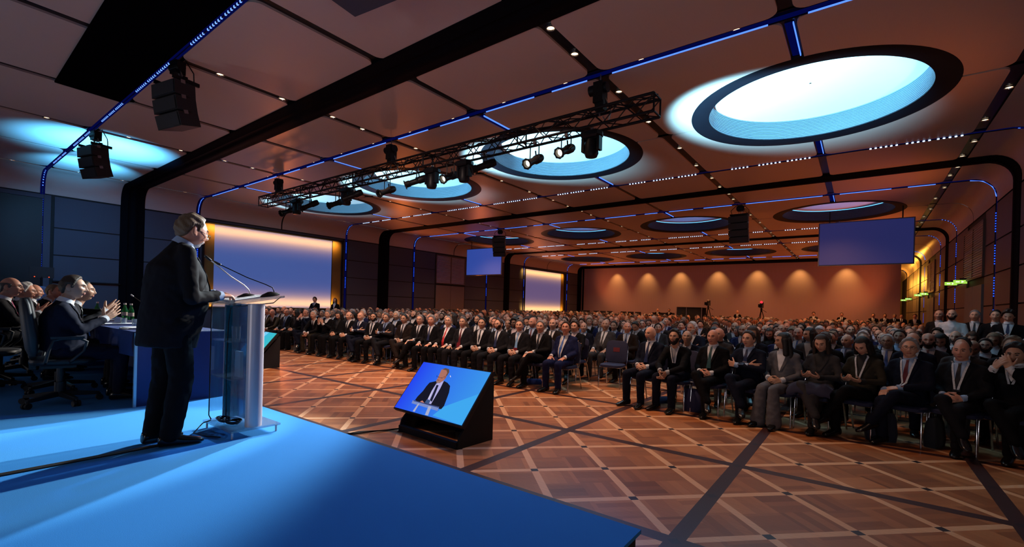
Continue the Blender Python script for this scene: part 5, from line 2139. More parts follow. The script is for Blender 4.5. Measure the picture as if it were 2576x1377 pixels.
def audience_chair_parts():
    p = []
    s = MB()
    s.loft([[(w_ * math.copysign(abs(math.cos(a)) ** .5, math.cos(a)), .02 + l_ * math.copysign(abs(math.sin(a)) ** .5, math.sin(a)), z) for a in [2 * PI * i / 28 for i in range(28)]] for w_, l_, z in ((.20, .2, .395), (.22, .22, .405), (.22, .22, .44), (.2, .2, .455))])
    p.append(('seat', s.mesh('seat', m_seat, smooth=50)))
    s = MB()
    rings = []
    for q in (-.017, -.012, .012, .017):
        k = 1.0 if abs(q) < .015 else .94
        ring = []
        for i in range(40):
            a = 2 * PI * i / 40
            x, z = math.copysign(abs(math.cos(a)) ** .42, math.cos(a)) * .215 * k, math.copysign(abs(math.sin(a)) ** .42, math.sin(a)) * .215 * k
            ring.append((x, -.215 - .16 * z + q, .675 + z))
        rings.append(ring)
    s.loft(rings)
    p.append(('backrest', s.mesh('backrest', m_seat, smooth=50)))
    for sx in (-1, 1):
        s = MB(); s.tube([(sx * .20, .19, .40), (sx * .205, .205, .36), (sx * .21, .215, .0)], .011, 10); p.append(('leg', s.mesh('leg', m_chrome, smooth=40)))
        s = MB(); s.tube([(sx * .20, -.17, .40), (sx * .205, -.20, .36), (sx * .21, -.30, .0)], .011, 10); p.append(('leg', s.mesh('leg', m_chrome, smooth=40)))
    s = MB()
    s.tube([(-.2, .19, .40), (.2, .19, .40)], .010, 8); s.tube([(-.2, -.17, .40), (.2, -.17, .40)], .010, 8)
    for sx in (-1, 1):
        s.tube([(sx * .2, .19, .40), (sx * .2, -.19, .40), (sx * .215, -.20, .47), (sx * .222, -.245, .80)], .010, 8)
    p.append(('frame', s.mesh('frame', m_chrome, smooth=40)))
    return p


ACH = audience_chair_parts()


def audience_chair(x, y, rz, lab, badge=False):
    t = empty('audience_chair', lab, 'chair', (x, y, 0), rz, 'chairs in the first audience rows')
    for n, me in ACH:
        link(n, me, t)
    if badge:
        s = MB()
        s.box((0, -.232, .72), (.13, .004, .085), Matrix.Rotation(.16, 3, 'X'))
        o = s.build('reserved_label', m_tag, t)
        s = MB()
        for i, (a, b) in enumerate(((-.03, -.014), (-.012, .002), (.004, .014), (.016, .03))):
            s.box(((a + b) / 2, -.199, .700), (b - a, .002, .011), Matrix.Rotation(.16, 3, 'X'))
        s.prism([(-.008, 0), (.008, 0), (.006, .014), (0, .02), (-.006, .014)], -.001, .001, M=Matrix.Translation((0, -.203, .725)) @ Matrix.Rotation(PI / 2 + .16, 4, 'X'))
        s2 = MB(); s2.box((0, -.201, .713), (.13, .002, .085), Matrix.Rotation(.16, 3, 'X'))
        s2.build('reserved_label', m_tag, t)
        s.build('label_print', MATS['exit_white'] if False else mat('label_print_pale', (.4, .25, .25, 1), .6, noise=.05), t)
    return t


def facing(x, y, wgt):
    d = Vector((-4.2 - x, 1.2 - y, 0)).normalized() * wgt + Vector((0, -1, 0)) * (1 - wgt)
    return math.atan2(-d.x, d.y)


# ---- front row, block by the screens wall (from the middle aisle outwards)
FR1 = [
    (-4.38, 'thighs_stout', dict(suit='bright navy', tie='blue', hair='swept', hairc='brown', skin=1, lanyard=True, badge='blue'), 'heavy man in bright navy suit, blue tie and blue badge, first seat by the aisle'),
    (-4.94, 'legover2', dict(suit='black', tie='black', hair='swept', hairc='grey', skin=0), 'grey-haired man in black suit, legs crossed, beside the man with blue badge'),
    (-5.45, 'lap_turn', dict(suit='charcoal', tie='light blue', hair='short', hairc='dark grey', skin=0, badge='red'), 'man in charcoal suit with light blue tie and red badge, front row'),
    (-5.98, 'lap', dict(suit='charcoal', tie='navy', hair='receding', hairc='brown', glasses=True, beard='beard', skin=0), 'bald man with glasses and beard in charcoal suit, front row'),
    (-6.46, 'lap_turn', dict(suit='black', tie='black', hair='short', hairc='black', skin=2, lanyard=True), 'dark-haired man with white lanyard between beard wearer and red badge neighbour'),
    (-6.98, 'thighs', dict(suit='charcoal', tie='maroon', hair='short', hairc='dark grey', skin=2, badge='red'), 'man in charcoal suit, hands on thighs, maroon tie and red badge, front row'),
    (-7.47, 'thighs_stout', dict(suit='black', tie='red', hair='short', hairc='grey', glasses=True, skin=0), 'stout grey-haired man with glasses and bright red tie, front row'),
    (-7.96, 'thighs', dict(suit='black', tie='navy', hair='full', hairc='grey', skin=1), 'long-faced man with full grey hair next to the red tie, front row'),
    (-8.44, 'legover2', dict(suit='black', tie='black', hair='short', hairc='grey', glasses=True, skin=0), 'grey man with glasses and black tie, legs crossed, front row'),
    (-8.98, 'legover', dict(suit='brown', tie='black', hair='short', hairc='black', skin=2, shoes=m_shoeb), 'dark-haired man in dark brown suit with brown shoes, front row'),
    (-9.62, 'crossed', dict(suit='charcoal', shirt='pale blue', tie='navy', hair='short', hairc='dark grey', skin=2), 'man in pale blue shirt, arms and legs crossed, front row'),
    (-10.15, 'lap_turn', dict(suit='black', tie='black', hair='short', hairc='black', beard='beard', lanyard=True, skin=2), 'dark bearded man with white lanyard, front row'),
    (-10.75, 'crossed', dict(suit='navy', tie='navy', hair='shaved', skin=0), 'bald clean-shaven man in navy suit with folded arms, front row'),
    (-11.3, 'lap', dict(suit='black', tie='black', hair='fringe', hairc='dark grey', skin=0), 'balding man in black suit beside the bald man with folded arms'),
    (-11.85, 'down', dict(suit='black', tie=None, shirt='black', hair='bob', hairc='black', skin=0), 'person with dark bob hair and black clothes looking down, front row'),
    (-12.4, 'clap', dict(suit='black', tie=None, hair='short', hairc='grey', skin=0), 'grey-haired man in black suit with raised joined hands, front row'),
    (-12.95, 'lean', dict(suit='black', trousers='olive', tie='black', hair='short', hairc='white', skin=0), 'white-haired man in olive trousers leaning forward, front row'),
    (-13.55, 'facehands', dict(suit='navy', tie=None, hair='fringe', hairc='dark grey', skin=1), 'man in navy suit hiding his face behind his hands, front row'),
    (-14.25, 'woman_lap', dict(suit='black', tie=None, shirt='black', hair='long', hairc='black', skin=0), 'woman with long black hair in black jacket, front row'),
    (-14.8, 'thighs', dict(suit='charcoal', tie='navy', shirt='pale blue', hair='fringe', hairc='grey', skin=1), 'balding man in charcoal suit beside the long-haired woman'),
    (-15.4, 'lean', dict(suit='olive', tie='black', hair='shaved', skin=1), 'bald man in olive jacket leaning forward near the lectern column'),
    (-16.0, 'lap', dict(suit='black', tie='black', hair='short', hairc='brown', skin=0), 'brown-haired man in black suit beyond the olive jacket'),
    (-16.6, 'crossed', dict(suit='black', tie='navy', hair='full', hairc='dark grey', skin=0), 'man with full dark grey hair and folded arms seen through the lectern'),
    (-17.2, 'lap_turn', dict(suit='navy', tie='black', hair='short', hairc='brown', skin=2, lanyard=True), 'man in navy suit with lanyard seen through the clear lectern'),
    (-17.8, 'legover', dict(suit='black', tie='black', hair='receding', hairc='grey', skin=0), 'balding grey man with crossed legs seen through the clear lectern'),
]
YR = 7.42
PITCH = 0.93
for i, (x, pr, kw, lab) in enumerate(FR1):
    rz = facing(x, YR, .40) + RND.uniform(-.04, .04)
    yj = RND.uniform(-.04, .04)
    person(pr, (x, YR + yj, 0), rz, lab, group='audience, first row by the screens wall', **kw)
    audience_chair(x, YR + yj, rz, 'navy audience chair under the %s seat of the front row, counted from the middle aisle' % ORD[i])

FR2 = [
    (-2.72, 'lap_r', dict(suit='navy', tie='navy', hair='shaved', beard='goatee', hairc='grey', skin=0), 'bald man with grey beard in navy suit, first by the aisle, hands clasped'),
    (-2.24, 'lean', dict(suit='black', trousers='navy', shirt='grey', tie=None, hair='full', hairc='black', beard='beard', lanyard=True, skin=2), 'black-haired bearded man in grey roll-neck holding his hands between his knees'),
    (-1.77, 'legover', dict(suit='black', tie='teal', hair='shaved', skin=1), 'bald man in black suit with teal tie and clasped hands, front row'),
    (-1.29, 'crossed_r', dict(suit='navy', shirt='pale blue', tie='navy', hair='short', hairc='brown', skin=0), 'short-haired man in pale blue shirt with folded arms beside the grey trouser suit'),
    (-.86, 'woman_lap', dict(suit='grey', shirt='white', tie=None, hair='long', hairc='black', skin=2), 'woman in light grey trouser suit with long black hair, hands in lap'),
    (-.42, 'woman_legover', dict(suit='mid grey', shirt='black', tie=None, hair='long', hairc='brown', skin=0), 'woman in darker grey suit with long brown hair and a navy bag on her lap'),
    (.02, 'woman_down', dict(suit='olive', trousers='black', shirt='black', tie=None, hair='bob', hairc='black', lanyard=True, skin=0), 'woman with dark bob and white lanyard looking down at her phone'),
    (.47, 'legover2', dict(suit='navy', shirt='pale blue', tie='maroon', hair='swept', hairc='grey', glasses=True, lanyard=True, skin=0), 'grey-haired man with glasses, lanyard and maroon tie, legs crossed'),
    (.93, 'legover', dict(suit='charcoal', shirt='pale blue', tie='black', hair='fringe', hairc='dark grey', lanyard=True, skin=1), 'balding man in charcoal suit with lanyard, legs crossed, near the row end'),
    (1.36, 'facehands', dict(suit='black', tie=None, hair='full', hairc='black', skin=2, lanyard=True), 'dark-haired man with hands before his mouth at the dark row end'),
]
for i, (x, pr, kw, lab) in enumerate(FR2):
    y = 7.30 + .012 * i
    rz = facing(x, y, .62) + RND.uniform(-.05, .05)
    person(pr, (x, y, 0), rz, lab, group='audience, first row by the door wall', **kw)
    audience_chair(x, y, rz, 'navy audience chair under the %s front row seat of the block by the door wall' % ORD[i])
s = MB()
gx, gy = 16, 12
vs, fs = [], []
for q_ in (0, 1):
    for iy in range(gy + 1):
        for ix in range(gx + 1):
            u_, v_ = ix / gx - .5, iy / gy
            yy = 7.14 - .27 * v_
            z_ = .625 + .012 * math.sin(ix * 1.1) * math.sin(iy * .9) - .40 * max(0, v_ - .75) - .25 * max(0, abs(u_) - .36) - .022 * q_
            vs.append((-.50 + .46 * u_ + .02 * math.sin(iy), yy, z_))
n_ = (gx + 1) * (gy + 1)
for iy in range(gy):
    for ix in range(gx):
        a_ = iy * (gx + 1) + ix
        fs.append((a_, a_ + 1, a_ + gx + 2, a_ + gx + 1))
        fs.append((n_ + a_, n_ + a_ + gx + 1, n_ + a_ + gx + 2, n_ + a_ + 1))
for ix in range(gx):
    for a_ in (ix, gy * (gx + 1) + ix):
        fs.append((a_, a_ + 1, n_ + a_ + 1, n_ + a_))
for iy in range(gy):
    for a_ in (iy * (gx + 1), iy * (gx + 1) + gx):
        fs.append((a_, a_ + gx + 1, n_ + a_ + gx + 1, n_ + a_))
s.add(vs, fs)
o = s.build('coat', cloth('coat_navy', (.008, .009, .035, 1)), smooth=60)
tag(o, 'folded navy coat lying across the laps of the two women in grey', 'coat')
# bags under the front row
for n, (x, y, c, lab) in enumerate(((-1.98, 7.22, (.015, .018, .07, 1), 'navy tote bag standing under the front row between bearded and bald man'), (.22, 7.2, (.012, .014, .03, 1), 'dark bag on the floor beside the woman with lanyard'),
                                    (-5.1, 7.5, (.012, .03, .16, 1), 'blue folder bag lying under the chair of the black-suited man'), (-2.55, 7.55, (.012, .016, .08, 1), 'blue cloth bag lying under the first aisle chair'),
                                    (.72, 7.35, (.010, .012, .02, 1), 'black bag standing behind the glasses wearer at the row end'))):
    t = empty('tote_bag', lab, 'bag', (x, y, 0), .3 * n)
    h = .34 if n in (0, 1, 4) else .10
    s = MB(); s.loft([[(w_ * math.copysign(abs(math.cos(a)) ** .5, math.cos(a)), l_ * math.copysign(abs(math.sin(a)) ** .5, math.sin(a)), z) for a in [2 * PI * i / 20 for i in range(20)]] for w_, l_, z in ((.15, .07, .0), (.16, .08, h * .3), (.15, .06, h * .8), (.13, .03, h))])
    s.build('bag_body', cloth('bag_%d' % n, c), t, smooth=50)
    s = MB(); s.tube([(-.07, 0, h), (-.06, .0, h + .1), (.06, 0, h + .1), (.07, 0, h)], .008, 6); s.build('strap', m_lany if n == 0 else m_black, t)
audience_chair(-3.83, 8.35, PI + .12, 'empty navy chair with red label at the aisle behind the man with blue badge', badge=True)

# ---- the rows behind, seat by seat
NAMES_H = {'short': 'short', 'full': 'thick', 'receding': 'receding', 'fringe': 'fringe of', 'swept': 'swept', 'curly': 'big curly', 'long': 'long', 'bob': 'bobbed'}
rr = random.Random(23)
POSL = ['thighs', 'lap', 'lap_turn', 'crossed', 'legover', 'legover2', 'lean', 'thighs_stout', 'lap_r', 'down', 'clap', 'thighs_r']
POSR = ['lap_r', 'thighs_r', 'crossed_r', 'legover', 'lap', 'crossed_plain', 'lean', 'legover2', 'down']
count = 0
DONE = set()
SPECIAL = {(1, 'L', 1): ('crossed', dict(suit='black', shirt='plaid', tie=None, hair='full', hairc='brown', skin=0), 'man in plaid shirt and black jacket looking down behind the empty chair'),
           (2, 'L', 0): ('legover2', dict(suit='brown', shirt='pale blue', tie='navy', hair='fringe', hairc='white', skin=1, lanyard=True), 'white-haired balding man in brown suit with lanyard by the aisle'),
           (3, 'L', 0): ('down', dict(suit='black', shirt='grey', tie='black', hair='short', hairc='black', skin=3), 'dark-haired man in grey shirt leaning down by the aisle'),
           (1, 'R', 1): ('lap_r', dict(suit='mid grey', shirt='black', tie=None, hair='shaved', skin=1), 'bald man in grey jacket and black top behind the bearded man'),
           (1, 'L', 4): ('lap', dict(suit='black', shirt='plaid', tie=None, hair='curly', hairc='black', skin=4), 'woman with big curly black hair in the second row'),
           (1, 'R', 4): ('lap_r', dict(suit='black', tie=None, hair='short', hairc='dark grey', beard='beard', glasses=True, skin=2), 'bearded man with dark glasses behind the woman in darker grey')}
LIM = 300 - 25 - 10
for r in range(1, 9):
    y = YR + PITCH * r
    for blk in ('R', 'L'):
        if blk == 'L':
            xs = [-3.95 - .525 * i - (.24 if r % 2 else 0.0) for i in range(32)]
            xs = [x for x in xs if x > -19.6]
        else:
            xs = [-2.62 + .49 * i + (.22 if r % 2 else 0.0) for i in range(11)]
            xs = [x for x in xs if x < min(2.2, .20 * y + .55)]
        for i, x in enumerate(xs):
            if blk == 'L' and r == 1 and i == 0:
                continue
            key = (r, blk, i)
            if key not in SPECIAL and rr.random() < .05:
                continue
            if count >= LIM:
                continue
            # seats hidden behind the speaker and the table are left out
            if blk == 'L' and x < -3.05 * (y / 2.55) * 1.0 - 4.5 and r > 1:
                continue
            count += 1
            DONE.add((r, blk))
            rz = facing(x, y, .38 if blk == 'L' else .5) + rr.uniform(-.12, .12)
            xx, yy = x + rr.uniform(-.03, .03), y + rr.uniform(-.06, .06)
            if key in SPECIAL:
                pr, kw, lab = SPECIAL[key]
                person(pr, (xx, yy, 0), rz, lab, detail=2, scale=1.0, group='audience rows', **kw)
            else:
                woman = rr.random() < .13
                if woman:
                    pr = rr.choice(['woman_lap', 'woman_legover', 'woman_down'])
                    hair = rr.choice(['long', 'bob', 'long'])
                    hc = rr.choice(['black', 'brown', 'brown', 'sandy'])
                    kw = dict(tie=None, shirt=rr.choice(['white', 'black', 'grey']))
                else:
                    pr = rr.choice(POSL if blk == 'L' else POSR)
                    hair = rr.choice(['short', 'short', 'short', 'full', 'receding', 'fringe', 'fringe', 'swept', 'shaved'])
                    hc = rr.choice(['black', 'brown', 'grey', 'white', 'dark grey', 'sandy', 'brown', 'black', 'grey'])
                    kw = dict(tie=rr.choice(['black', 'navy', 'navy', 'blue', 'maroon', None, 'black']), shirt=rr.choice(['white', 'white', 'white', 'pale blue', 'pale blue', 'grey']))
                suit = rr.choice(['black', 'black', 'charcoal', 'navy', 'charcoal', 'navy', 'brown', 'mid grey', 'black', 'bright navy'])
                gl = rr.random() < .2
                lan = rr.random() < .35
                hd = ('bald' if hair == 'shaved' else 'balding' if hair in ('fringe', 'receding') else '%s-haired' % hc.replace(' ', '-'))
                lab = '%s %s in %s, %s row, %s from the aisle, %s block' % (hd, 'woman' if woman else 'man', suit.replace('bright ', ''), ORD[r], ORD[i], 'screens wall' if blk == 'L' else 'door wall')
                person(pr, (xx, yy, 0), rz, lab, skin=rr.choice([0, 0, 0, 1, 1, 2, 2, 3]), suit=suit, hair=hair, hairc=hc, glasses=gl, lanyard=lan, beard='beard' if (not woman and rr.random() < .15) else None,
                       detail=2 if r <= 1 else 1, scale=rr.uniform(.96, 1.045), group='audience rows', **kw)
            if r <= 2:
                audience_chair(xx, yy, rz, 'navy chair of the %s row, %s from the aisle, %s block' % (ORD[r], ORD[i], 'screens wall' if blk == 'L' else 'door wall'))

# ---- everyone farther back: one mass of small seated figures
m_crowd = [SKIN[0], SKIN[1], SKIN[2], HAIRC['black'], HAIRC['brown'], HAIRC['grey'], HAIRC['white'], SUIT['black'], SUIT['charcoal'], SUIT['navy'], SUIT['mid grey'], SHIRT['white'], SHIRT['pale blue'], TIE['navy']]


def tiny(mb, x, y, rz, q):
    R = rotz(rz)
    k = q.uniform(.95, 1.06)
    sk, hr, su, st = q.choice((0, 0, 1, 2)), q.choice((3, 4, 5, 6, 3, 4)), q.choice((7, 7, 8, 9, 8, 10)), q.choice((11, 11, 12))
    O = Vector((x, y, 0))
    f = lambda p: O + R @ (Vector(p) * k)
    h = f((0, -.02 + q.uniform(-.02, .06), 1.14))
    mb.ball(h, (.076 * k, .095 * k, .118 * k), 10, 7, R, sk)
    hd = q.random()
    if hd < .78:
        o = R @ Vector((0, -.018, .022))
        mb.ball(h + o, (.083 * k, .098 * k, .115 * k * (.99 if hd > .2 else 1.03)), 10, 7, R @ Matrix.Rotation(-.42, 3, 'X'), hr)
    mb.cyl(f((0, -.05, .96)), f((0, -.03, 1.06)), .055 * k, n=8, mi=sk)
    rings = []
    for z, a, b, yc in ((.45, .17, .13, -.02), (.70, .18, .13, -.05), (.88, .215, .12, -.07), (.955, .19, .095, -.065), (1.0, .08, .07, -.055)):
        rings.append([f((a * math.cos(t), yc + b * math.sin(t), z)) for t in [2 * PI * i / 12 for i in range(12)]])
    mb.loft(rings, True, su)
    for s in (-1, 1):
        mb.capsule(f((s * .20, -.06, .90)), f((s * .23, .0, .68)), .058 * k, .05 * k, 8, mi=su)
        mb.capsule(f((s * .23, .0, .68)), f((s * .09, .2, .62)), .05 * k, .04 * k, 8, mi=su)
        mb.capsule(f((s * .10, 0, .52)), f((s * .12, .42, .5)), .085 * k, .07 * k, 8, mi=su)
        mb.capsule(f((s * .12, .42, .5)), f((s * .12, .42, .06)), .065 * k, .055 * k, 8, mi=su)
        mb.ball(f((s * .05, .23, .62)), .045 * k, 8, 5, mi=sk)
    mb.loft([[f(p) for p in ((-.065, .012, .992), (.065, .012, .992), (.06, .02, .985), (-.06, .02, .985))], [f(p) for p in ((-.012, .068, .74), (.012, .068, .74), (.01, .085, .74), (-.01, .085, .74))]], True, st)
    if q.random() < .7:
        mb.loft([[f(p) for p in ((-.014, .022, .985), (.014, .022, .985), (.012, .03, .985), (-.012, .03, .985))], [f(p) for p in ((-.016, .088, .74), (.016, .088, .74), (.01, .095, .74), (-.01, .095, .74))]], True, 13)


cr = MB()
q = random.Random(5)
nt_ = 0
y = YR + PITCH * 9
y = YR + PITCH * 7 + .0
rowi = 7
taken = count
while y < 34.0:
    for blk in ('L', 'R'):
        if blk == 'L':
            xs = [-3.95 - .525 * i - (.24 if rowi % 2 else 0.0) for i in range(33)]
            xs = [x for x in xs if x > -20.6]
        else:
            xs = [-2.62 + .49 * i + (.22 if rowi % 2 else 0.0) for i in range(11)]
            xs = [x for x in xs if x < 1.75]
        for x in xs:
            if q.random() < .10:
                continue
            if (rowi, blk) in DONE:
                continue
            if x < -3.05 * (y / 2.55) - 4.5:
                continue
            tiny(cr, x + q.uniform(-.04, .04), y + q.uniform(-.08, .08), facing(x, y, .35) + q.uniform(-.15, .15), q)
            nt_ += 1
    y += PITCH
    rowi += 1
    if rowi == 99:
        break
CROWD = cr


# ---- the speaker and the panel
person('speaker', (-4.15, 1.235, ZS), .0, 'grey-bearded speaker in dark suit and spectacles standing at the lectern', skin=1, suit='charcoal', trousers='black', shirt='pale blue', tie='teal', hair='speaker', hairc='sandy',
       glasses='low', beard='goatee', beardc='white', lanyard=False)
PAN = [(-6.45, .98, 'applaud', dict(suit='navy', tie='black', hair='short', hairc='brown', skin=2, badge='blue'), 'brown-haired man in navy suit applauding at the near end of the panel table', -.10),
       (-7.30, 1.10, 'applaud_lean', dict(suit='charcoal', tie='black', hair='receding', hairc='black', skin=2), 'dark-haired man leaning forward and applauding behind the nearest panel man', -.12),
       (-8.35, .72, 'applaud', dict(suit='charcoal', tie='pink', hair='fringe', hairc='dark grey', glasses=True, skin=1), 'balding man with glasses and pink tie applauding at the picture edge', -.05),
       (-9.25, 1.02, 'lap_r', dict(suit='black', tie='black', hair='swept', hairc='white', glasses=True, skin=1), 'silver-haired man with glasses at the panel table', -.25),
       (-10.1, 1.20, 'lap_r', dict(suit='black', tie='black', hair='shaved', hairc='white', beard='goatee', skin=1), 'bald man with white beard beyond the silver-haired man', -.3),
       (-10.95, 1.36, 'applaud_lean', dict(suit='black', tie=None, hair='short', hairc='sandy', skin=0), 'sandy-haired person partly hidden at the far panel seats', -.3)]
for i, (x, y, pr, kw, lab, rz) in enumerate(PAN):
    person(pr, (x, y, ZS), rz, lab, group='panel on the stage', **kw)
    office_chair(x, y - .02, rz, 'black office chair with castors under the %s panel seat counted from the lectern' % ORD[i])
office_chair(-7.75, .55, -.2, 'empty black office chair pushed back between the first and third panel seats')

# ---- people standing along the walls and at the back
ST = [(1.52, 13.3, 'stand_cross', dict(suit='white', trousers='charcoal', shirt='white', tie=None, hair='shaved', beard='beard', hairc='black', skin=0), 'man in white shirt standing with folded arms by the door wall'),
      (1.95, 13.9, 'stand_clasp', dict(suit='black', tie='black', hair='short', hairc='grey', lanyard=True), 'man in black suit with lanyard standing beside the white shirt'),
      (2.15, 13.2, 'stand_clasp', dict(suit='black', tie=None, hair='short', hairc='black'), 'dark-haired man in black standing between lanyard wearer and phone user'),
      (2.22, 12.6, 'stand_phone', dict(suit='black', tie='navy', hair='full', hairc='black', lanyard=True), 'man in black suit looking at his phone by the door wall'),
      (1.45, 14.6, 'stand_clasp', dict(suit='brown', tie=None, hair='shaved'), 'bald man half hidden behind the white shirt by the door wall'),
      (-20.6, 11.7, 'stand_cross', dict(suit='black', tie='black', hair='full', hairc='black'), 'dark-haired man standing before the large wall screen'),
      (-20.6, 12.75, 'stand_woman', dict(suit='black', tie=None, hair='long', hairc='brown'), 'woman with long hair standing at the large wall screen edge'),
      (-13.2, 37.0, 'stand_clasp', dict(suit='black', tie='black', hair='shaved', lanyard=True), 'man in black suit standing at the technical desks by the far wall'),
      (-11.9, 35.9, 'stand_clasp', dict(suit='black', tie='black', hair='short', hairc='black', beard='beard'), 'bearded man in black near the interpreter booth'),
      (-2.4, 34.8, 'stand_clasp', dict(suit='mid grey', tie=None, hair='full', hairc='black'), 'grey-clad person standing before the far wall'),
      (-.95, 34.6, 'stand_clasp', dict(suit='black', tie='black', hair='short', hairc='brown', lanyard=True), 'man with lanyard standing before the far wall'),
      (-6.9, 35.2, 'stand_clasp', dict(suit='black', tie='black', hair='shaved', hairc='black'), 'bald man standing near the camera with red light'),
      (.55, 33.4, 'stand_clasp', dict(suit='black', tie='black', hair='short', hairc='black'), 'man in black, one of the standing group by the passage, at its near side'),
      (1.1, 34.3, 'stand_clasp', dict(suit='charcoal', tie='navy', hair='short', hairc='brown'), 'brown-haired man in charcoal, in the standing group by the passage'),
      (1.5, 33.6, 'stand_phone', dict(suit='black', shirt='pale blue', tie='navy', hair='receding', hairc='grey'), 'grey man with phone in the standing group by the passage'),
      (1.85, 34.6, 'stand_clasp', dict(suit='navy', tie='black', hair='short', hairc='black'), 'man in navy at the end of the standing group by the passage'),
      (2.15, 30.6, 'stand_clasp', dict(suit='black', tie=None, hair='short', hairc='brown', lanyard=True), 'man with lanyard standing alone at the far door')]
for x, y, pr, kw, lab in ST:
    person(pr, (x, y, 0), facing(x, y, .5), lab, detail=1, group='people standing around the hall', **kw)

# ---- back of the hall: desks, booth, cameras
for n, (x, w_, lab) in enumerate(((-18.3, 2.0, 'long black technical desk with screens at the far wall, nearest the wall screen'), (-15.6, 2.2, 'black technical desk with screens in the middle of the far wall desks'), (-13.0, 1.8, 'black technical desk with one bright screen beside the booth'))):
    t = empty('technical_desk', lab, 'desk', (x, 37.6, 0))
    MB().box((0, 0, .98), (w_, .7, .05)).build('desk_top', m_black, t)
    MB().box((0, -.33, .48), (w_, .03, .95)).build('front_board', m_skirt, t)
    for sx in (-1, 1):
        MB().box((sx * (w_ / 2 - .03), 0, .48), (.04, .66, .95)).build('side_board', m_skirt, t)
    for i in range(3):
        o = MB().box((x - w_ / 2 + .35 + .65 * i, 37.5, 1.22), (.52, .04, .34)).box((x - w_ / 2 + .35 + .65 * i, 37.52, 1.03), (.2, .16, .06)).build('desk_screen', m_spk)
        tag(o, 'black screen on the %s technical desk, %s from its near end' % (ORD[n], ORD[i]), 'monitor', 'screens on the technical desks')
t = empty('interpreter_booth', 'dark glazed interpreter booth before the far wall beside the camera tripods', 'booth', (-10.9, 38.3, 0))
MB().box((0, 0, .05), (1.95, 1.4, .1)).build('floor_plate', m_black, t)
MB().box((0, 0, 1.86), (1.95, 1.4, .05)).build('roof_plate', m_black, t)
for sx in (-.96, -.2, .96):
    MB().box((sx, -.68, .97), (.05, .05, 1.8)).build('post', m_edge, t)
MB().box((0, -.67, .5), (1.9, .03, .9)).build('lower_board', m_skirt, t)
MB().box((0, -.67, 1.4), (1.9, .015, .86)).build('window_pane', mat('booth_glass', (.03, .04, .05, 1), .05, spec=.6, noise=.05), t)
MB().box((0, .68, .97), (1.9, .03, 1.8)).build('back_board', m_skirt, t)
for n, (x, y, z, lab) in enumerate(((-8.45, 33.6, 2.25, 'video camera on tall tripod near the interpreter booth'), (-5.2, 33.8, 2.17, 'video camera with red tally light on tall tripod'))):
    t = empty('camera_tripod', lab, 'camera', (x, y, 0))
    for i in range(3):
        a = 2 * PI * i / 3 + .4
        MB().tube([(.05 * math.cos(a), .05 * math.sin(a), z - .5), (.26 * math.cos(a), .26 * math.sin(a), z * .42), (.5 * math.cos(a), .5 * math.sin(a), 0.0)], .024, 8).build('leg', m_black, t)
    MB().cyl((0, 0, z - .55), (0, 0, z - .28), .06, n=10).build('tripod_head', m_black, t)
    MB().tube([(0, .05, z - .35), (.25, .35, z - .55)], .014, 6).build('pan_bar', m_black, t)
    b_ = MB().box((0, 0, z - .16), (.18, .5, .22)).box((0, -.36, z - .14), (.16, .26, .16)).cyl((0, .05, z - .05), (0, -.2, z + .02), .03, n=8).build('camera_body', m_spk, t)
    MB().box((0, -.52, z - .14), (.22, .08, .2)).build('lens_hood', m_black, t)
    MB().box((.0, .1, z + .02), (.2, .16, .14)).build('viewfinder', m_spk, t)
    if n == 1:
        MB().ball((0, -.08, z + .1), .085, 12, 8).build('tally_lamp', glow('tally_red', (1.0, .03, .05, 1), 1.5), t)
    else:
        MB().ball((0, -.08, z + .08), .08, 12, 8).build('camera_lamp', mat('camera_top_grey', (.3, .27, .25, 1), .4, noise=.1), t)
# loudspeaker and projector near the second screen
t = empty('corner_speaker', 'black loudspeaker standing in the far corner beside the wall screen', 'loudspeaker', (-20.6, 38.4, 0))
MB().box((0, 0, .7), (.7, .7, 1.4)).build('cabinet', m_spk, t)
MB().box((0, -.36, .8), (.6, .02, 1.1)).build('grille', m_grille, t)
t = empty('stage_screen_stand', 'small black screen with two red lamps on a pale stand at the dark doors', 'monitor', (-20.4, 2.55, 0))
MB().box((0, 0, 2.18), (.05, .55, .34)).build('screen', m_spk, t)
for sy in (-.16, .16):
    MB().ball((.035, sy, 2.04), .016, 8, 6).build('lamp', glow('lamp_red', (1.0, .1, .03, 1), 1.2), t)
MB().cyl((0, 0, 1.55), (0, 0, 2.05), .03, n=8).build('pole', m_black, t)
MB().lathe([(.26, 0), (.22, .6), (.25, 1.5), (.2, 1.72), (.05, 1.75)], 20).build('stand_cover', mat('stand_cover_blue', (.12, .15, .26, 1), .7, noise=.1), t, smooth=40)
if CROWD.f:
    o = CROWD.build('seated_crowd', m_crowd, smooth=40)
    tag(o, 'seated audience filling the rows from the middle of the hall to the far wall', 'audience', kind='stuff')
# ================================================================== light
CYAN = (0.28, 0.74, 1.0)
for c in (1, 3, 5, 7):
    x, y = CX[c], ROWS[0][1]
    light('dome_uplight', 'SPOT', (x - 2.1, 8.3, 2.8), {1: 4800, 3: 4200, 5: 3000, 7: 1500}[c], CYAN, (x - 0.78, y - 0.28, 5.9), 0.08, 57, 0.5)
    x, y = CX[c], ROWS[1][1]
    light('dome_uplight', 'SPOT', (x, y, 3.2), 160, (0.06, 0.36, 1.0), (x, y, 6.0), 0.1, 60, 0.3)
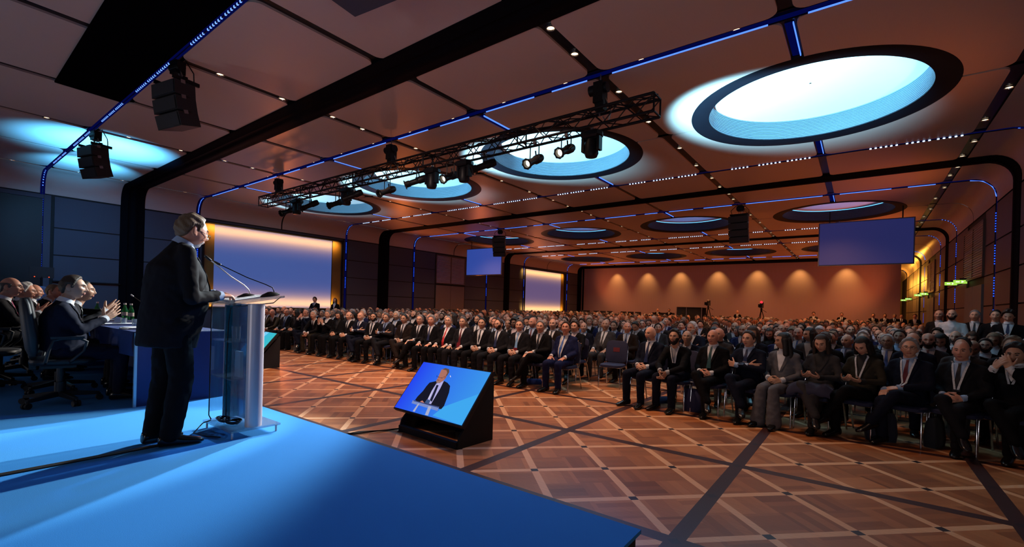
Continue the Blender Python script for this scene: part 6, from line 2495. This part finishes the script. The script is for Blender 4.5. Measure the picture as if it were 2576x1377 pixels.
# cyan patches above the array at the stage end
light('ceiling_uplight', 'SPOT', (-16.0, 3.3, 3.4), 3600, (0.08, 0.50, 1.0), (-16.6, 3.2, 5.6), 0.1, 84, 0.9)
light('ceiling_uplight', 'SPOT', (-18.6, 3.4, 4.4), 1000, (0.08, 0.50, 1.0), (-19.4, 3.4, 5.6), 0.1, 90, 0.9)
light('wall_fill_cyan', 'SPOT', (-17.2, 1.5, 4.9), 420, (0.20, 0.48, 1.0), (-22.0, 4.6, 2.6), 0.1, 75, 1.0)  # added spot without a fixture, cyan fill for the wall by the stage
# profile spots on the truss towards the speaker and the table
KEY = (1.0, 0.90, 0.78)
light('key_spot', 'SPOT', (-4.42, 7.0, 4.25), 2600, KEY, (-4.5, 1.1, 1.1), 0.05, 24, 0.35)
light('key_spot', 'SPOT', (-7.4, 6.9, 4.22), 2200, KEY, (-6.6, 1.0, 1.3), 0.05, 24, 0.35)
light('key_spot', 'SPOT', (-9.6, 6.9, 4.2), 2000, KEY, (-9.0, 1.0, 1.3), 0.05, 26, 0.35)
light('key_spot', 'SPOT', (-11.8, 6.9, 4.2), 2000, KEY, (-12.5, 1.0, 1.3), 0.05, 28, 0.35)
light('stage_wash', 'SPOT', (-6.9, 7.0, 4.4), 3600, (0.80, 0.95, 1.0), (-4.9, 0.4, 0.4), 0.12, 40, 0.4)
light('stage_wash', 'SPOT', (-3.2, 7.0, 4.4), 420, (0.12, 0.30, 1.0), (-2.6, 0.2, 0.4), 0.3, 70, 1.0)
# added fill spots out of view, brightening the ceiling at the stage end
for x, y in ((-12, -4.5), (-3, -5.0), (1.5, -2.0)):
    light('stage_ceiling_fill', 'SPOT', (x, y, 1.0), 230, (1.0, 0.90, 0.88), (x * .9, y + 5.5, 5.6), 0.4, 140, 1.0)
# warm wall washers at the far wall
for x in (-18.25, -15.31, -12.41, -9.4, -6.5, -3.7, -0.9):
    light('wall_washer', 'SPOT', (x, YF - 0.80, 5.40), 190, (1.0, 0.50, 0.12), (x, YF + 0.15, 3.3), 0.05, 72, 1.0)
# passage lamp behind the far wall
light('passage_lamp', 'POINT', (1.6, 43.5, 4.2), 420, (1.0, 0.42, 0.05), None, 0.15)
light('passage_lamp', 'POINT', (1.2, 50, 4.2), 420, (1.0, 0.42, 0.05), None, 0.15)
# warm down-lighting of the hall
for x in (-18.1, -12.4, -6.6, -0.9):
    for y, e in ((13.5, 260), (20.0, 420), (26.0, 520), (32.0, 520), (37.0, 420)):
        light('hall_lamp', 'SPOT', (x, y, 5.5), e * 1.3, (1.0, 0.40, 0.14), (x, y, 0), 0.3, 130, 0.9)
for x, e in ((-16, 800), (-9.5, 1000), (-4.9, 900), (-1.9, 260)):
    light('hall_lamp', 'SPOT', (x, 6.3, 5.4), e * .85, (1.0, 0.57, 0.36), (x, 6.4, 0), 0.3, 104, 0.9)
light('front_row_fill', 'SPOT', (-6.6, 3.6, 5.2), 700, (1.0, 0.70, 0.58), (-9.0, 7.6, 1.1), 0.25, 95, 0.9)  # added fill spot, brightens the faces of the front row
# orange uplights on the side walls
for y, e in ((10.5, 160), (17.5, 300), (24.5, 420), (31.5, 460), (38.0, 420)):
    for x in (XL + 0.35, XR - 0.35):
        light('wall_uplight', 'SPOT', (x, y, 2.4), e * 1.15, (1.0, 0.22, 0.05), (x + (6.5 if x < 0 else -6.5), y, 5.6), 0.2, 120, 0.9)
# warm tubes above and below the niche screens
for y0, y1, e in ((7.9, 13.36, 95), (30.5, 36.3, 120)):
    for z in (4.70, 1.16):
        light('niche_tube', 'AREA', (XL + 0.42, (y0 + y1) / 2, z), e, (1.0, 0.50, 0.09), (XL - 0.1, (y0 + y1) / 2, z + (-.36 if z > 3 else .36)), y1 - y0 + .6, shape=1, size_y=0.04, spread=78)
